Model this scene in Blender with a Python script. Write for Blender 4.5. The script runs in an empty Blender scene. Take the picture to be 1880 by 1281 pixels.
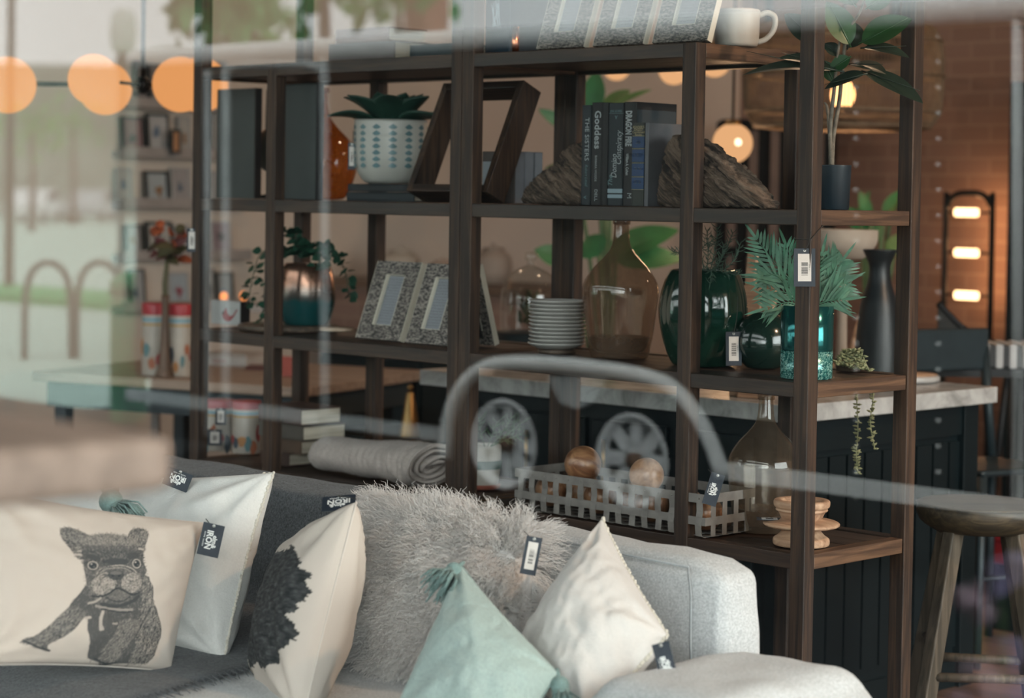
import bpy, math, random
import numpy as np
from mathutils import Vector, Matrix, Euler

C = bpy.context.scene
COL = C.collection
PI = math.pi
rnd = random.Random(11)

# ------------------------------------------------------------------ camera
CAM = Vector((2.986, -3.997, 1.4365))
YAW, PIT, ROLL, FPX, SHY = 0.7805, 0.0298, 0.0162, 3944.8, -159.5
fw = Vector((-math.sin(YAW)*math.cos(PIT), math.cos(YAW)*math.cos(PIT), -math.sin(PIT)))
r0 = Vector((math.cos(YAW), math.sin(YAW), 0)); u0 = r0.cross(fw)
RT = r0*math.cos(ROLL) + u0*math.sin(ROLL)
UP = u0*math.cos(ROLL) - r0*math.sin(ROLL)
cd = bpy.data.cameras.new('camera'); co = bpy.data.objects.new('camera', cd); COL.objects.link(co)
m3 = Matrix((RT, UP, -fw)).transposed()
co.matrix_world = Matrix.Translation(CAM) @ m3.to_4x4()
cd.sensor_width = 36; cd.lens = FPX/1880*36
cd.shift_y = SHY/1880
cd.clip_start = 0.05; cd.clip_end = 300
cd.dof.use_dof = True; cd.dof.focus_distance = 4.95; cd.dof.aperture_fstop = 2.7
C.camera = co

def ray(px, py):
    return (fw + RT*((px-940)/FPX) - UP*((py-640.5-SHY)/FPX))
def at_z(px, py, z):
    d = ray(px, py); return CAM + d*((z-CAM.z)/d.z)
def at_y(px, py, y):
    d = ray(px, py); return CAM + d*((y-CAM.y)/d.y)
def at_x(px, py, x):
    d = ray(px, py); return CAM + d*((x-CAM.x)/d.x)
def at_d(px, py, dist):
    return CAM + ray(px, py)*dist
def ppm(p):                       # image pixels per metre at a world point
    return FPX/((Vector(p)-CAM).dot(fw))

# ------------------------------------------------------------------ world, light, exposure
W = bpy.data.worlds.new('overcast_sky'); C.world = W; W.use_nodes = True
nt = W.node_tree; nt.nodes.clear()
tc = nt.nodes.new('ShaderNodeTexCoord'); sp = nt.nodes.new('ShaderNodeSeparateXYZ')
rp = nt.nodes.new('ShaderNodeValToRGB'); bg = nt.nodes.new('ShaderNodeBackground'); wo = nt.nodes.new('ShaderNodeOutputWorld')
nt.links.new(tc.outputs['Generated'], sp.inputs[0]); nt.links.new(sp.outputs['Z'], rp.inputs[0])
rp.color_ramp.elements[0].position = 0.0; rp.color_ramp.elements[0].color = (.82, .88, .88, 1)
rp.color_ramp.elements[1].position = 0.6; rp.color_ramp.elements[1].color = (.93, 1.0, 1.01, 1)
gx = nt.nodes.new('ShaderNodeMapRange'); gx.inputs['From Min'].default_value = .25; gx.inputs['From Max'].default_value = .9; gx.inputs['To Min'].default_value = 4.5; gx.inputs['To Max'].default_value = 13.5; gx.interpolation_type = 'SMOOTHSTEP'
nt.links.new(sp.outputs['X'], gx.inputs['Value']); nt.links.new(gx.outputs[0], bg.inputs[1])
nt.links.new(rp.outputs[0], bg.inputs[0])
nt.links.new(bg.outputs[0], wo.inputs[0])
C.view_settings.view_transform = 'Standard'; C.view_settings.look = 'None'
C.view_settings.exposure = 0.0; C.view_settings.gamma = 1.0; C.view_settings.use_curve_mapping = False
cy = C.cycles
cy.use_denoising = True
try: cy.denoiser = 'OPENIMAGEDENOISE'
except Exception: pass
cy.max_bounces = 8; cy.diffuse_bounces = 5; cy.glossy_bounces = 4; cy.transmission_bounces = 5
cy.transparent_max_bounces = 24; cy.caustics_reflective = False; cy.caustics_refractive = False
cy.sample_clamp_indirect = 4.0

GLASS_Y = -3.45
pl = bpy.data.lights.new('shop_window_portal', 'AREA'); pl.shape = 'RECTANGLE'; pl.size = 8.6; pl.size_y = 2.75
try: pl.cycles.is_portal = True
except Exception: pass
po = bpy.data.objects.new('shop_window_portal', pl); COL.objects.link(po)
po.location = (-0.3, GLASS_Y-0.02, 1.62); po.rotation_euler = (PI/2, 0, 0)
p2 = pl.copy(); p2.size = 3.9; p2.size_y = 2.45; o2 = bpy.data.objects.new('side_window_portal', p2); COL.objects.link(o2)
o2.location = (4.43, .1, 1.65); o2.rotation_euler = (PI/2, 0, PI/2)

def lamp(name, loc, power, col, radius=.05):
    l = bpy.data.lights.new(name, 'POINT'); l.energy = power; l.color = col; l.shadow_soft_size = radius
    o = bpy.data.objects.new(name, l); COL.objects.link(o); o.location = loc; return o

# ------------------------------------------------------------------ materials
MATS = {}
def _new(name):
    m = bpy.data.materials.new(name); m.use_nodes = True
    n = m.node_tree; n.nodes.clear()
    return m, n, n.nodes.new('ShaderNodeOutputMaterial')
def _coords(n, kind, scale):
    t = n.nodes.new('ShaderNodeTexCoord'); mp = n.nodes.new('ShaderNodeMapping')
    n.links.new(t.outputs[kind], mp.inputs[0])
    mp.inputs['Scale'].default_value = scale
    return mp
def _noise(n, mp, scale, detail=4, rough=.55, dist=0):
    x = n.nodes.new('ShaderNodeTexNoise'); x.inputs['Scale'].default_value = scale
    x.inputs['Detail'].default_value = detail; x.inputs['Roughness'].default_value = rough; x.inputs['Distortion'].default_value = dist
    n.links.new(mp.outputs[0], x.inputs['Vector']); return x
def _ramp(n, src, stops):
    r = n.nodes.new('ShaderNodeValToRGB'); e = r.color_ramp.elements
    while len(e) < len(stops): e.new(.5)
    for el, (p, c) in zip(e, stops):
        el.position = p; el.color = (*c, 1)
    n.links.new(src, r.inputs[0]); return r
def dark(c, k): return tuple(x*k for x in c)
def mat(name, col, rough=.6, metal=0, vary=.15, vscale=8, bump=0, bscale=60, spec=.5, sheen=0, coat=0, stretch=(1,1,1), emit=None, estr=0, kind='Object', trans=0):
    if name in MATS: return MATS[name]
    m, n, o = _new(name); b = n.nodes.new('ShaderNodeBsdfPrincipled')
    n.links.new(b.outputs[0], o.inputs[0])
    mp = _coords(n, kind, stretch)
    nz = _noise(n, mp, vscale)
    r = _ramp(n, nz.outputs[0], [(.3, dark(col, 1-vary)), (.7, tuple(min(1, x*(1+vary)) for x in col))])
    n.links.new(r.outputs[0], b.inputs['Base Color'])
    b.inputs['Roughness'].default_value = rough; b.inputs['Metallic'].default_value = metal
    b.inputs['Specular IOR Level'].default_value = spec
    b.inputs['Sheen Weight'].default_value = sheen; b.inputs['Coat Weight'].default_value = coat
    b.inputs['Transmission Weight'].default_value = trans
    if emit: b.inputs['Emission Color'].default_value = (*emit, 1); b.inputs['Emission Strength'].default_value = estr
    if bump:
        bn = _noise(n, mp, bscale, 3); bp = n.nodes.new('ShaderNodeBump')
        bp.inputs['Strength'].default_value = bump; bp.inputs['Distance'].default_value = .004
        n.links.new(bn.outputs[0], bp.inputs['Height']); n.links.new(bp.outputs[0], b.inputs['Normal'])
    MATS[name] = m; return m
def wood(name, c1, c2, axis='z', scale=1.0, rough=.5, coat=0, blotch=.5):
    if name in MATS: return MATS[name]
    m, n, o = _new(name); b = n.nodes.new('ShaderNodeBsdfPrincipled'); n.links.new(b.outputs[0], o.inputs[0])
    st = {'x': (2, 40, 40), 'y': (40, 2, 40), 'z': (40, 40, 2)}[axis]
    mp = _coords(n, 'Object', tuple(s*scale for s in st))
    oi = n.nodes.new('ShaderNodeObjectInfo')
    ad = n.nodes.new('ShaderNodeVectorMath'); ad.operation = 'ADD'
    sc = n.nodes.new('ShaderNodeMath'); sc.operation = 'MULTIPLY'; sc.inputs[1].default_value = 40
    n.links.new(oi.outputs['Random'], sc.inputs[0]); n.links.new(mp.outputs[0], ad.inputs[0]); n.links.new(sc.outputs[0], ad.inputs[1])
    g = _noise(n, ad, 1.6, 6, .62, .6)
    r = _ramp(n, g.outputs[0], [(.28, dark(c1, .55)), (.45, c1), (.62, c2), (.8, dark(c2, 1.15))])
    mp2 = _coords(n, 'Object', tuple(s*scale*.09 for s in st)); k = _noise(n, mp2, 1.5, 3)
    mx = n.nodes.new('ShaderNodeMix'); mx.data_type = 'RGBA'; mx.blend_type = 'MULTIPLY'; mx.inputs[0].default_value = blotch
    rk = _ramp(n, k.outputs[0], [(.35, (.45, .45, .45)), (.62, (1, 1, 1))])
    n.links.new(r.outputs[0], mx.inputs[6]); n.links.new(rk.outputs[0], mx.inputs[7])
    n.links.new(mx.outputs[2], b.inputs['Base Color'])
    b.inputs['Roughness'].default_value = rough; b.inputs['Coat Weight'].default_value = coat; b.inputs['Coat Roughness'].default_value = .25
    bp = n.nodes.new('ShaderNodeBump'); bp.inputs['Strength'].default_value = .25; bp.inputs['Distance'].default_value = .002
    n.links.new(g.outputs[0], bp.inputs['Height']); n.links.new(bp.outputs[0], b.inputs['Normal'])
    MATS[name] = m; return m
def schlick(n, f0, gain=1.0):
    lw = n.nodes.new('ShaderNodeLayerWeight'); lw.inputs[0].default_value = .5
    p = n.nodes.new('ShaderNodeMath'); p.operation = 'POWER'; p.inputs[1].default_value = 5
    n.links.new(lw.outputs['Facing'], p.inputs[0])
    a = n.nodes.new('ShaderNodeMath'); a.operation = 'MULTIPLY_ADD'; a.inputs[1].default_value = (1-f0)*gain; a.inputs[2].default_value = f0; a.use_clamp = True
    n.links.new(p.outputs[0], a.inputs[0]); return a
def thin_glass(name, tint, f0=.05, rough=.03, dust=0, dustcol=(.5, .45, .38), dscale=14, dstretch=(1, 1, 1)):
    if name in MATS: return MATS[name]
    m, n, o = _new(name)
    t = n.nodes.new('ShaderNodeBsdfTransparent'); t.inputs[0].default_value = (*tint, 1)
    g = n.nodes.new('ShaderNodeBsdfGlossy'); g.inputs['Roughness'].default_value = rough
    mx = n.nodes.new('ShaderNodeMixShader'); f = schlick(n, f0)
    n.links.new(f.outputs[0], mx.inputs[0]); n.links.new(g.outputs[0], mx.inputs[2])
    base = t
    if dust:
        d = n.nodes.new('ShaderNodeBsdfDiffuse'); d.inputs[0].default_value = (*dustcol, 1)
        tl = n.nodes.new('ShaderNodeBsdfTranslucent'); tl.inputs[0].default_value = (*dustcol, 1)
        dm = n.nodes.new('ShaderNodeMixShader'); dm.inputs[0].default_value = .5
        n.links.new(d.outputs[0], dm.inputs[1]); n.links.new(tl.outputs[0], dm.inputs[2])
        nz = _noise(n, _coords(n, 'Object', dstretch), dscale, 6, .7)
        rr = _ramp(n, nz.outputs[0], [(.3, (dust*.45,)*3), (.72, (min(1, dust*1.6),)*3)])
        m2 = n.nodes.new('ShaderNodeMixShader')
        n.links.new(rr.outputs[0], m2.inputs[0]); n.links.new(t.outputs[0], m2.inputs[1]); n.links.new(dm.outputs[0], m2.inputs[2])
        base = m2
    n.links.new(base.outputs[0], mx.inputs[1]); n.links.new(mx.outputs[0], o.inputs[0])
    MATS[name] = m; return m
def glow(name, col, strength):
    if name in MATS: return MATS[name]
    m, n, o = _new(name); e = n.nodes.new('ShaderNodeEmission'); e.inputs[0].default_value = (*col, 1); e.inputs[1].default_value = strength
    n.links.new(e.outputs[0], o.inputs[0]); MATS[name] = m; return m
def painted(name, rough=.8, bump=0, sheen=0):          # colour comes from the printed pattern stored on the mesh
    if name in MATS: return MATS[name]
    m, n, o = _new(name); b = n.nodes.new('ShaderNodeBsdfPrincipled'); n.links.new(b.outputs[0], o.inputs[0])
    a = n.nodes.new('ShaderNodeAttribute'); a.attribute_name = 'print'
    n.links.new(a.outputs['Color'], b.inputs['Base Color']); b.inputs['Roughness'].default_value = rough
    b.inputs['Sheen Weight'].default_value = sheen; b.inputs['Specular IOR Level'].default_value = .25
    if bump:
        nz = _noise(n, _coords(n, 'Object', (1, 1, 1)), 420, 2); bp = n.nodes.new('ShaderNodeBump')
        bp.inputs['Strength'].default_value = bump; bp.inputs['Distance'].default_value = .002
        n.links.new(nz.outputs[0], bp.inputs['Height']); n.links.new(bp.outputs[0], b.inputs['Normal'])
    MATS[name] = m; return m
def fabric(name, col, wscale=260, bump=.35, vary=.1, stretch=(1, 1, 1), sheen=.15, mottled=0, rough=.9):
    if name in MATS: return MATS[name]
    m, n, o = _new(name); b = n.nodes.new('ShaderNodeBsdfPrincipled'); n.links.new(b.outputs[0], o.inputs[0])
    mp = _coords(n, 'Object', stretch); w = _noise(n, mp, wscale, 3, .7)
    r = _ramp(n, w.outputs[0], [(.32, dark(col, 1-vary-mottled)), (.68, tuple(min(1, x*(1+vary+mottled)) for x in col))])
    n.links.new(r.outputs[0], b.inputs['Base Color'])
    b.inputs['Roughness'].default_value = rough; b.inputs['Sheen Weight'].default_value = sheen; b.inputs['Specular IOR Level'].default_value = .2
    mp2 = _coords(n, 'Object', (1, 1, 1)); w2 = _noise(n, mp2, 16, 3, .6, .8)
    ad = n.nodes.new('ShaderNodeMath'); ad.operation = 'MULTIPLY_ADD'; ad.inputs[1].default_value = 3.2
    n.links.new(w2.outputs[0], ad.inputs[0]); n.links.new(w.outputs[0], ad.inputs[2])
    bp = n.nodes.new('ShaderNodeBump'); bp.inputs['Strength'].default_value = bump; bp.inputs['Distance'].default_value = .004
    n.links.new(ad.outputs[0], bp.inputs['Height']); n.links.new(bp.outputs[0], b.inputs['Normal'])
    MATS[name] = m; return m

# ------------------------------------------------------------------ mesh builder
class MB:
    def __init__(s): s.v = []; s.f = []; s.sm = []; s.col = None
    def add(s, vs, fs, smooth=False, M=None):
        o = len(s.v)
        if M is not None: vs = [M @ Vector(p) for p in vs]
        s.v += [tuple(p) for p in vs]; s.f += [tuple(i+o for i in q) for q in fs]; s.sm += [smooth]*len(fs); return s
    def box(s, c, d, M=None, taper=1.0):
        x, y, z = d[0]/2, d[1]/2, d[2]/2; k = taper
        vs = [(-x*k, -y*k, -z), (x*k, -y*k, -z), (x*k, y*k, -z), (-x*k, y*k, -z), (-x, -y, z), (x, -y, z), (x, y, z), (-x, y, z)]
        vs = [Vector(p)+Vector(c) for p in vs]
        return s.add(vs, [(0, 3, 2, 1), (4, 5, 6, 7), (0, 1, 5, 4), (1, 2, 6, 5), (2, 3, 7, 6), (3, 0, 4, 7)], False, M)
    def bounds(s, x0, x1, y0, y1, z0, z1, M=None):
        return s.box(((x0+x1)/2, (y0+y1)/2, (z0+z1)/2), (x1-x0, y1-y0, z1-z0), M)
    def lathe(s, prof, seg=40, c=(0, 0, 0), M=None, fn=None, cap0=True, cap1=True):
        vs = []; fs = []
        for r, z in prof:
            for i in range(seg):
                a = 2*PI*i/seg; k = fn(a, r, z) if fn else 1
                vs.append((c[0]+r*k*math.cos(a), c[1]+r*k*math.sin(a), c[2]+z))
        for j in range(len(prof)-1):
            for i in range(seg):
                a = j*seg+i; b = j*seg+(i+1) % seg
                fs.append((a, b, b+seg, a+seg))
        if cap0 and prof[0][0] > 1e-6: fs.append(tuple(reversed(range(seg))))
        if cap1 and prof[-1][0] > 1e-6: fs.append(tuple(range((len(prof)-1)*seg, len(prof)*seg)))
        return s.add(vs, fs, True, M)
    def tube(s, pts, rad, seg=8, M=None, closed=False, cap=True):
        pts = [Vector(p) for p in pts]; n = len(pts)
        if not isinstance(rad, (list, tuple)): rad = [rad]*n
        vs = []; fs = []; prev = None
        for i, p in enumerate(pts):
            if closed: t = pts[(i+1) % n]-pts[i-1]
            else: t = pts[min(i+1, n-1)]-pts[max(i-1, 0)]
            if t.length < 1e-9: t = Vector((0, 0, 1))
            t.normalize()
            if prev is None:
                a = Vector((0, 0, 1)) if abs(t.z) < .9 else Vector((1, 0, 0)); nn = t.cross(a).normalized()
            else:
                nn = prev-t*prev.dot(t)
                nn = nn.normalized() if nn.length > 1e-6 else t.orthogonal().normalized()
            prev = nn; bb = t.cross(nn)
            for k in range(seg):
                a = 2*PI*k/seg; vs.append(p+(nn*math.cos(a)+bb*math.sin(a))*rad[i])
        m = n if closed else n-1
        for i in range(m):
            for k in range(seg):
                a = i*seg+k; b = i*seg+(k+1) % seg; c = ((i+1) % n)*seg+(k+1) % seg; d = ((i+1) % n)*seg+k
                fs.append((a, b, c, d))
        if cap and not closed:
            fs.append(tuple(reversed(range(seg)))); fs.append(tuple(range((n-1)*seg, n*seg)))
        return s.add(vs, fs, True, M)
    def grid(s, fn, nu, nv, M=None, smooth=True):
        vs = [fn(i/nu, j/nv) for j in range(nv+1) for i in range(nu+1)]
        fs = [(j*(nu+1)+i, j*(nu+1)+i+1, (j+1)*(nu+1)+i+1, (j+1)*(nu+1)+i) for j in range(nv) for i in range(nu)]
        return s.add(vs, fs, smooth, M)
    def prism(s, poly, d, M=None, smooth=False):   # outline in xz, thickness d in +y
        n = len(poly); vs = [(x, 0, z) for x, z in poly]+[(x, d, z) for x, z in poly]
        fs = [tuple(range(n)), tuple(reversed(range(n, 2*n)))]+[(i, i+n, (i+1) % n+n, (i+1) % n) for i in range(n)]
        return s.add(vs, fs, smooth, M)
    def ball(s, c, r, seg=20, rings=12, M=None, sc=(1, 1, 1)):
        prof = [(max(1e-5, math.sin(PI*i/rings))*1, -math.cos(PI*i/rings)) for i in range(rings+1)]
        T = Matrix.Translation(Vector(c)) @ Matrix.Diagonal((r*sc[0], r*sc[1], r*sc[2], 1))
        return s.lathe(prof, seg, M=(M @ T if M is not None else T), cap0=False, cap1=False)
    def build(s, name, m, parent=None, loc=None, bevel=0, subsurf=0, solid=0):
        me = bpy.data.meshes.new(name); me.from_pydata(s.v, [], s.f); me.update()
        me.polygons.foreach_set('use_smooth', s.sm)
        o = bpy.data.objects.new(name, me); COL.objects.link(o)
        if m: me.materials.append(m)
        if s.col is not None:
            at = me.color_attributes.new('print', 'FLOAT_COLOR', 'POINT')
            a = np.ones((len(s.v), 4), np.float32); a[:, :3] = s.col; at.data.foreach_set('color', a.ravel())
        if parent: o.parent = parent
        if loc is not None: o.location = loc
        if solid:
            md = o.modifiers.new('thickness', 'SOLIDIFY'); md.thickness = solid; md.offset = 0
        if bevel:
            md = o.modifiers.new('soft_edges', 'BEVEL'); md.width = bevel; md.segments = 2; md.limit_method = 'ANGLE'; md.angle_limit = .6
            md.harden_normals = False
        if subsurf:
            md = o.modifiers.new('smooth', 'SUBSURF'); md.levels = subsurf; md.render_levels = subsurf
        return o
def thing(name, label, cat, loc=(0, 0, 0), rz=0, group=None):
    o = bpy.data.objects.new(name, None); COL.objects.link(o); o.empty_display_size = .05
    o.location = loc; o.rotation_euler = (0, 0, rz); o['label'] = label; o['category'] = cat
    if group: o['group'] = group
    return o
def tag(o, label, cat, group=None, kind=None):
    o['label'] = label; o['category'] = cat
    if group: o['group'] = group
    if kind: o['kind'] = kind
    return o
def struct(o, label=None, cat=None):
    o['kind'] = 'structure'
    if label: o['label'] = label; o['category'] = cat
    return o
def copy_tree(o, parent=None):
    c = o.copy(); COL.objects.link(c)
    if parent: c.parent = parent
    for ch in list(o.children): copy_tree(ch, c)
    return c
def text_obj(name, s, size, m, parent, M, depth=.0003, sx=1.0, align='CENTER', shear=0, bold=0, fit=None):
    cu = bpy.data.curves.new('lettering', 'FONT'); cu.body = s; cu.size = size; cu.align_x = align; cu.align_y = 'CENTER'
    cu.extrude = depth; cu.shear = shear; cu.resolution_u = 2; cu.offset = bold
    t = bpy.data.objects.new('lettering', cu); COL.objects.link(t)
    dg = bpy.context.evaluated_depsgraph_get()
    me = bpy.data.meshes.new_from_object(t.evaluated_get(dg)); bpy.data.objects.remove(t)
    if fit:
        xs = [v.co.x for v in me.vertices]; sx = fit/max(1e-6, max(xs)-min(xs))
    me.name = name; me.transform(M @ Matrix.Diagonal((sx, 1, 1, 1))); me.materials.clear(); me.materials.append(m)
    o = bpy.data.objects.new(name, me); COL.objects.link(o); o.parent = parent; return o
def RX(a): return Matrix.Rotation(a, 4, 'X')
def RY(a): return Matrix.Rotation(a, 4, 'Y')
def RZ(a): return Matrix.Rotation(a, 4, 'Z')
def T(*p): return Matrix.Translation(Vector(p[0] if len(p) == 1 else p))
def smooth01(x): x = max(0, min(1, x)); return x*x*(3-2*x)
def spline(pts, n):
    pts = [Vector(p) for p in pts]; out = []
    P = [pts[0]*2-pts[1]]+pts+[pts[-1]*2-pts[-2]]
    for i in range(1, len(P)-2):
        for k in range(n):
            t = k/n; a, b, c, d = P[i-1], P[i], P[i+1], P[i+2]
            out.append(.5*((2*b)+(c-a)*t+(2*a-5*b+4*c-d)*t*t+(3*b-a-3*c+d)*t**3))
    out.append(pts[-1]); return out
def prof_spline(pts, n=5): return [(max(1e-5, p.x), p.y) for p in spline([(r, z, 0) for r, z in pts], n)]
# ------------------------------------------------------------------ the room
from mathutils import noise as mnoise
def N3(p, s=1.0): return mnoise.noise(Vector(p)*s)
BACK_Y, LEFT_X, RIGHT_X, CEIL = 4.4, -5.6, 4.4, 3.3
m_plaster = mat('grey_plaster', (.56, .48, .41), .9, vary=.08, vscale=3, bump=.1, bscale=40, kind='Generated')
m_brick = None
def brick_mat():
    m, n, o = _new('painted_brick'); b = n.nodes.new('ShaderNodeBsdfPrincipled'); n.links.new(b.outputs[0], o.inputs[0])
    mp = _coords(n, 'Object', (1, 1, 1)); mp.inputs['Rotation'].default_value = (PI/2, 0, 0)
    br = n.nodes.new('ShaderNodeTexBrick'); n.links.new(mp.outputs[0], br.inputs['Vector'])
    br.inputs['Color1'].default_value = (.24, .15, .12, 1); br.inputs['Color2'].default_value = (.20, .122, .095, 1); br.inputs['Mortar'].default_value = (.27, .18, .14, 1)
    br.inputs['Scale'].default_value = 1; br.inputs['Brick Width'].default_value = .22; br.inputs['Row Height'].default_value = .075; br.inputs['Mortar Size'].default_value = .006
    n.links.new(br.outputs[0], b.inputs['Base Color']); b.inputs['Roughness'].default_value = .85
    bp = n.nodes.new('ShaderNodeBump'); bp.inputs['Strength'].default_value = .4; bp.invert = True; bp.inputs['Distance'].default_value = .006
    n.links.new(br.outputs['Fac'], bp.inputs['Height']); n.links.new(bp.outputs[0], b.inputs['Normal'])
    return m
m_brick = brick_mat()
m_floor = wood('floor_planks', (.16, .10, .07), (.24, .15, .11), 'x', .35, .5)
m_dark = mat('black_metal', (.012, .013, .014), .45, .6, bump=0)
struct(MB().bounds(LEFT_X-.2, RIGHT_X+.2, GLASS_Y-.1, BACK_Y+.2, -.1, 0).build('floor', m_floor))
struct(MB().bounds(LEFT_X-.2, RIGHT_X+.2, GLASS_Y-.1, BACK_Y+.2, CEIL, CEIL+.1).build('ceiling', mat('ceiling_paint', (.10, .09, .085), .9)))
struct(MB().bounds(LEFT_X-.2, RIGHT_X+.2, BACK_Y, BACK_Y+.2, 0, CEIL).build('wall_back', m_brick))
struct(MB().bounds(LEFT_X-.2, LEFT_X, GLASS_Y, BACK_Y, 0, CEIL).build('wall_left', m_plaster))
wr = MB(); wr.bounds(RIGHT_X, RIGHT_X+.2, 1.9, BACK_Y, 0, CEIL); wr.bounds(RIGHT_X, RIGHT_X+.2, GLASS_Y, -1.7, 0, CEIL); wr.bounds(RIGHT_X, RIGHT_X+.2, -1.7, 1.9, 0, .4); wr.bounds(RIGHT_X, RIGHT_X+.2, -1.7, 1.9, 2.9, CEIL)
struct(wr.build('wall_right', m_plaster))
# a plain plastered panel set on the brick beside the corner
struct(MB().bounds(LEFT_X, -3.75, BACK_Y-.06, BACK_Y-.001, 0, CEIL).build('wall_plaster', mat('beige_plaster', (.62, .50, .42), .9, vary=.06, vscale=3, kind='Generated')))
# shop front: sill, head, mullions, pane
wf = MB(); wf.bounds(LEFT_X-.2, RIGHT_X+.2, GLASS_Y-.1, GLASS_Y+.05, 0, .28)
struct(wf.build('wall_front_sill', mat('front_paint', (.05, .06, .06), .5)))
struct(MB().bounds(LEFT_X-.2, RIGHT_X+.2, GLASS_Y-.1, GLASS_Y+.05, 2.95, CEIL).build('wall_front_head', mat('front_paint', (.05, .06, .06), .5)))
mm = MB()
for x in (-4.62, -2.9, 3.9): mm.bounds(x-.03, x+.03, GLASS_Y-.04, GLASS_Y+.04, .28, 2.95)
struct(mm.build('window_1_frame', m_dark))
def pane_mat():
    m, n, o = _new('shop_window_glass')
    t = n.nodes.new('ShaderNodeBsdfTransparent'); t.inputs[0].default_value = (.975, .98, .975, 1)
    g = n.nodes.new('ShaderNodeBsdfGlossy'); g.inputs['Roughness'].default_value = .0
    mx = n.nodes.new('ShaderNodeMixShader'); f = schlick(n, .06)
    n.links.new(f.outputs[0], mx.inputs[0]); n.links.new(t.outputs[0], mx.inputs[1]); n.links.new(g.outputs[0], mx.inputs[2])
    n.links.new(mx.outputs[0], o.inputs[0]); return m
struct(MB().bounds(LEFT_X, RIGHT_X, GLASS_Y-.003, GLASS_Y+.003, .28, 2.95).build('window_1', pane_mat()))

struct(MB().bounds(RIGHT_X+.09, RIGHT_X+.096, -1.7, 1.9, .4, 2.9).build('window_2', MATS.get('shop_window_glass') or bpy.data.materials['shop_window_glass']))
# ------------------------------------------------------------------ shelving units
m_shz = wood('walnut_post', (.022, .011, .006), (.066, .034, .018), 'z', 1, .6, 0)
m_shx = wood('walnut_board', (.020, .010, .0055), (.050, .026, .0145), 'x', 1, .5, .05)
m_shy = wood('walnut_end_lit', (.07, .036, .02), (.15, .08, .043), 'y', 1, .55, 0)  # lit copy of the walnut: side light put into the end rail colour
U = {'P1': -2.318, 'P2': -1.96, 'P3': -1.129, 'P3m': -1.1725, 'P4': -.36, 'P5': -.006}
DEP, PW, PD = .403, .042, .04
L = {1: 1.82, 2: 1.42, 3: 1.02, 4: .62}
SH = .036
def shelf_unit(label, posts, spans):
    # posts: [(right face u, height)], spans: {level: (u0, u1)}
    rt = thing('shelving_unit', label, 'shelf', (posts[0][0], 0, 0), group=None)
    ox = posts[0][0]
    for ux, h in posts:
        for v in (0, DEP):
            MB().bounds(ux-PW-ox, ux-ox, v, v+PD, 0, h).build('post', m_shz, rt, bevel=.0025)
    for lv, (a, b) in spans.items():
        z = L[lv]; s = thing('shelf', '', '', (0, 0, 0)); bpy.data.objects.remove(s)
        bd = MB()
        n = 4; y0, y1 = .046, DEP-.006; w = (y1-y0)/n
        for k in range(n):
            bd.bounds(a+.045-ox, b-.045-ox, y0+k*w+.001, y0+(k+1)*w-.001, z-.028, z-.002)
        o = bd.build('shelf_board', m_shx, rt, bevel=.0012)
        for v in (.003, DEP+.004):
            MB().bounds(a+.002-ox, b-.002-ox, v, v+.036, z-SH, z).build('shelf_rail', m_shx, o, bevel=.002)
        for ux in (a+.003, b-.039):
            MB().bounds(ux-ox, ux+.036-ox, .043, DEP-.003, z-SH, z).build('end_rail', m_shy, o, bevel=.002)
    return rt
unitA = shelf_unit('open dark walnut shelving unit with books, planter and linen throw, joined at the middle post', [(U['P1'], 2.5), (U['P2'], 1.82), (U['P3m'], 2.5)],
           {1: (U['P1']-PW, U['P3m']), 2: (U['P1']-PW, U['P3m']), 3: (U['P1']-PW, U['P3m']), 4: (U['P1']-PW, U['P3m'])})
unitB = shelf_unit('open dark walnut shelving unit holding demijohns and green vases, its corner posts lit warm', [(U['P3'], 2.5), (U['P4'], 1.82), (U['P5'], 2.5)],
           {1: (U['P3']-PW, U['P4']), 2: (U['P3']-PW, U['P5']), 3: (U['P3']-PW, U['P5']), 4: (U['P3']-PW, U['P5'])})

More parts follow.
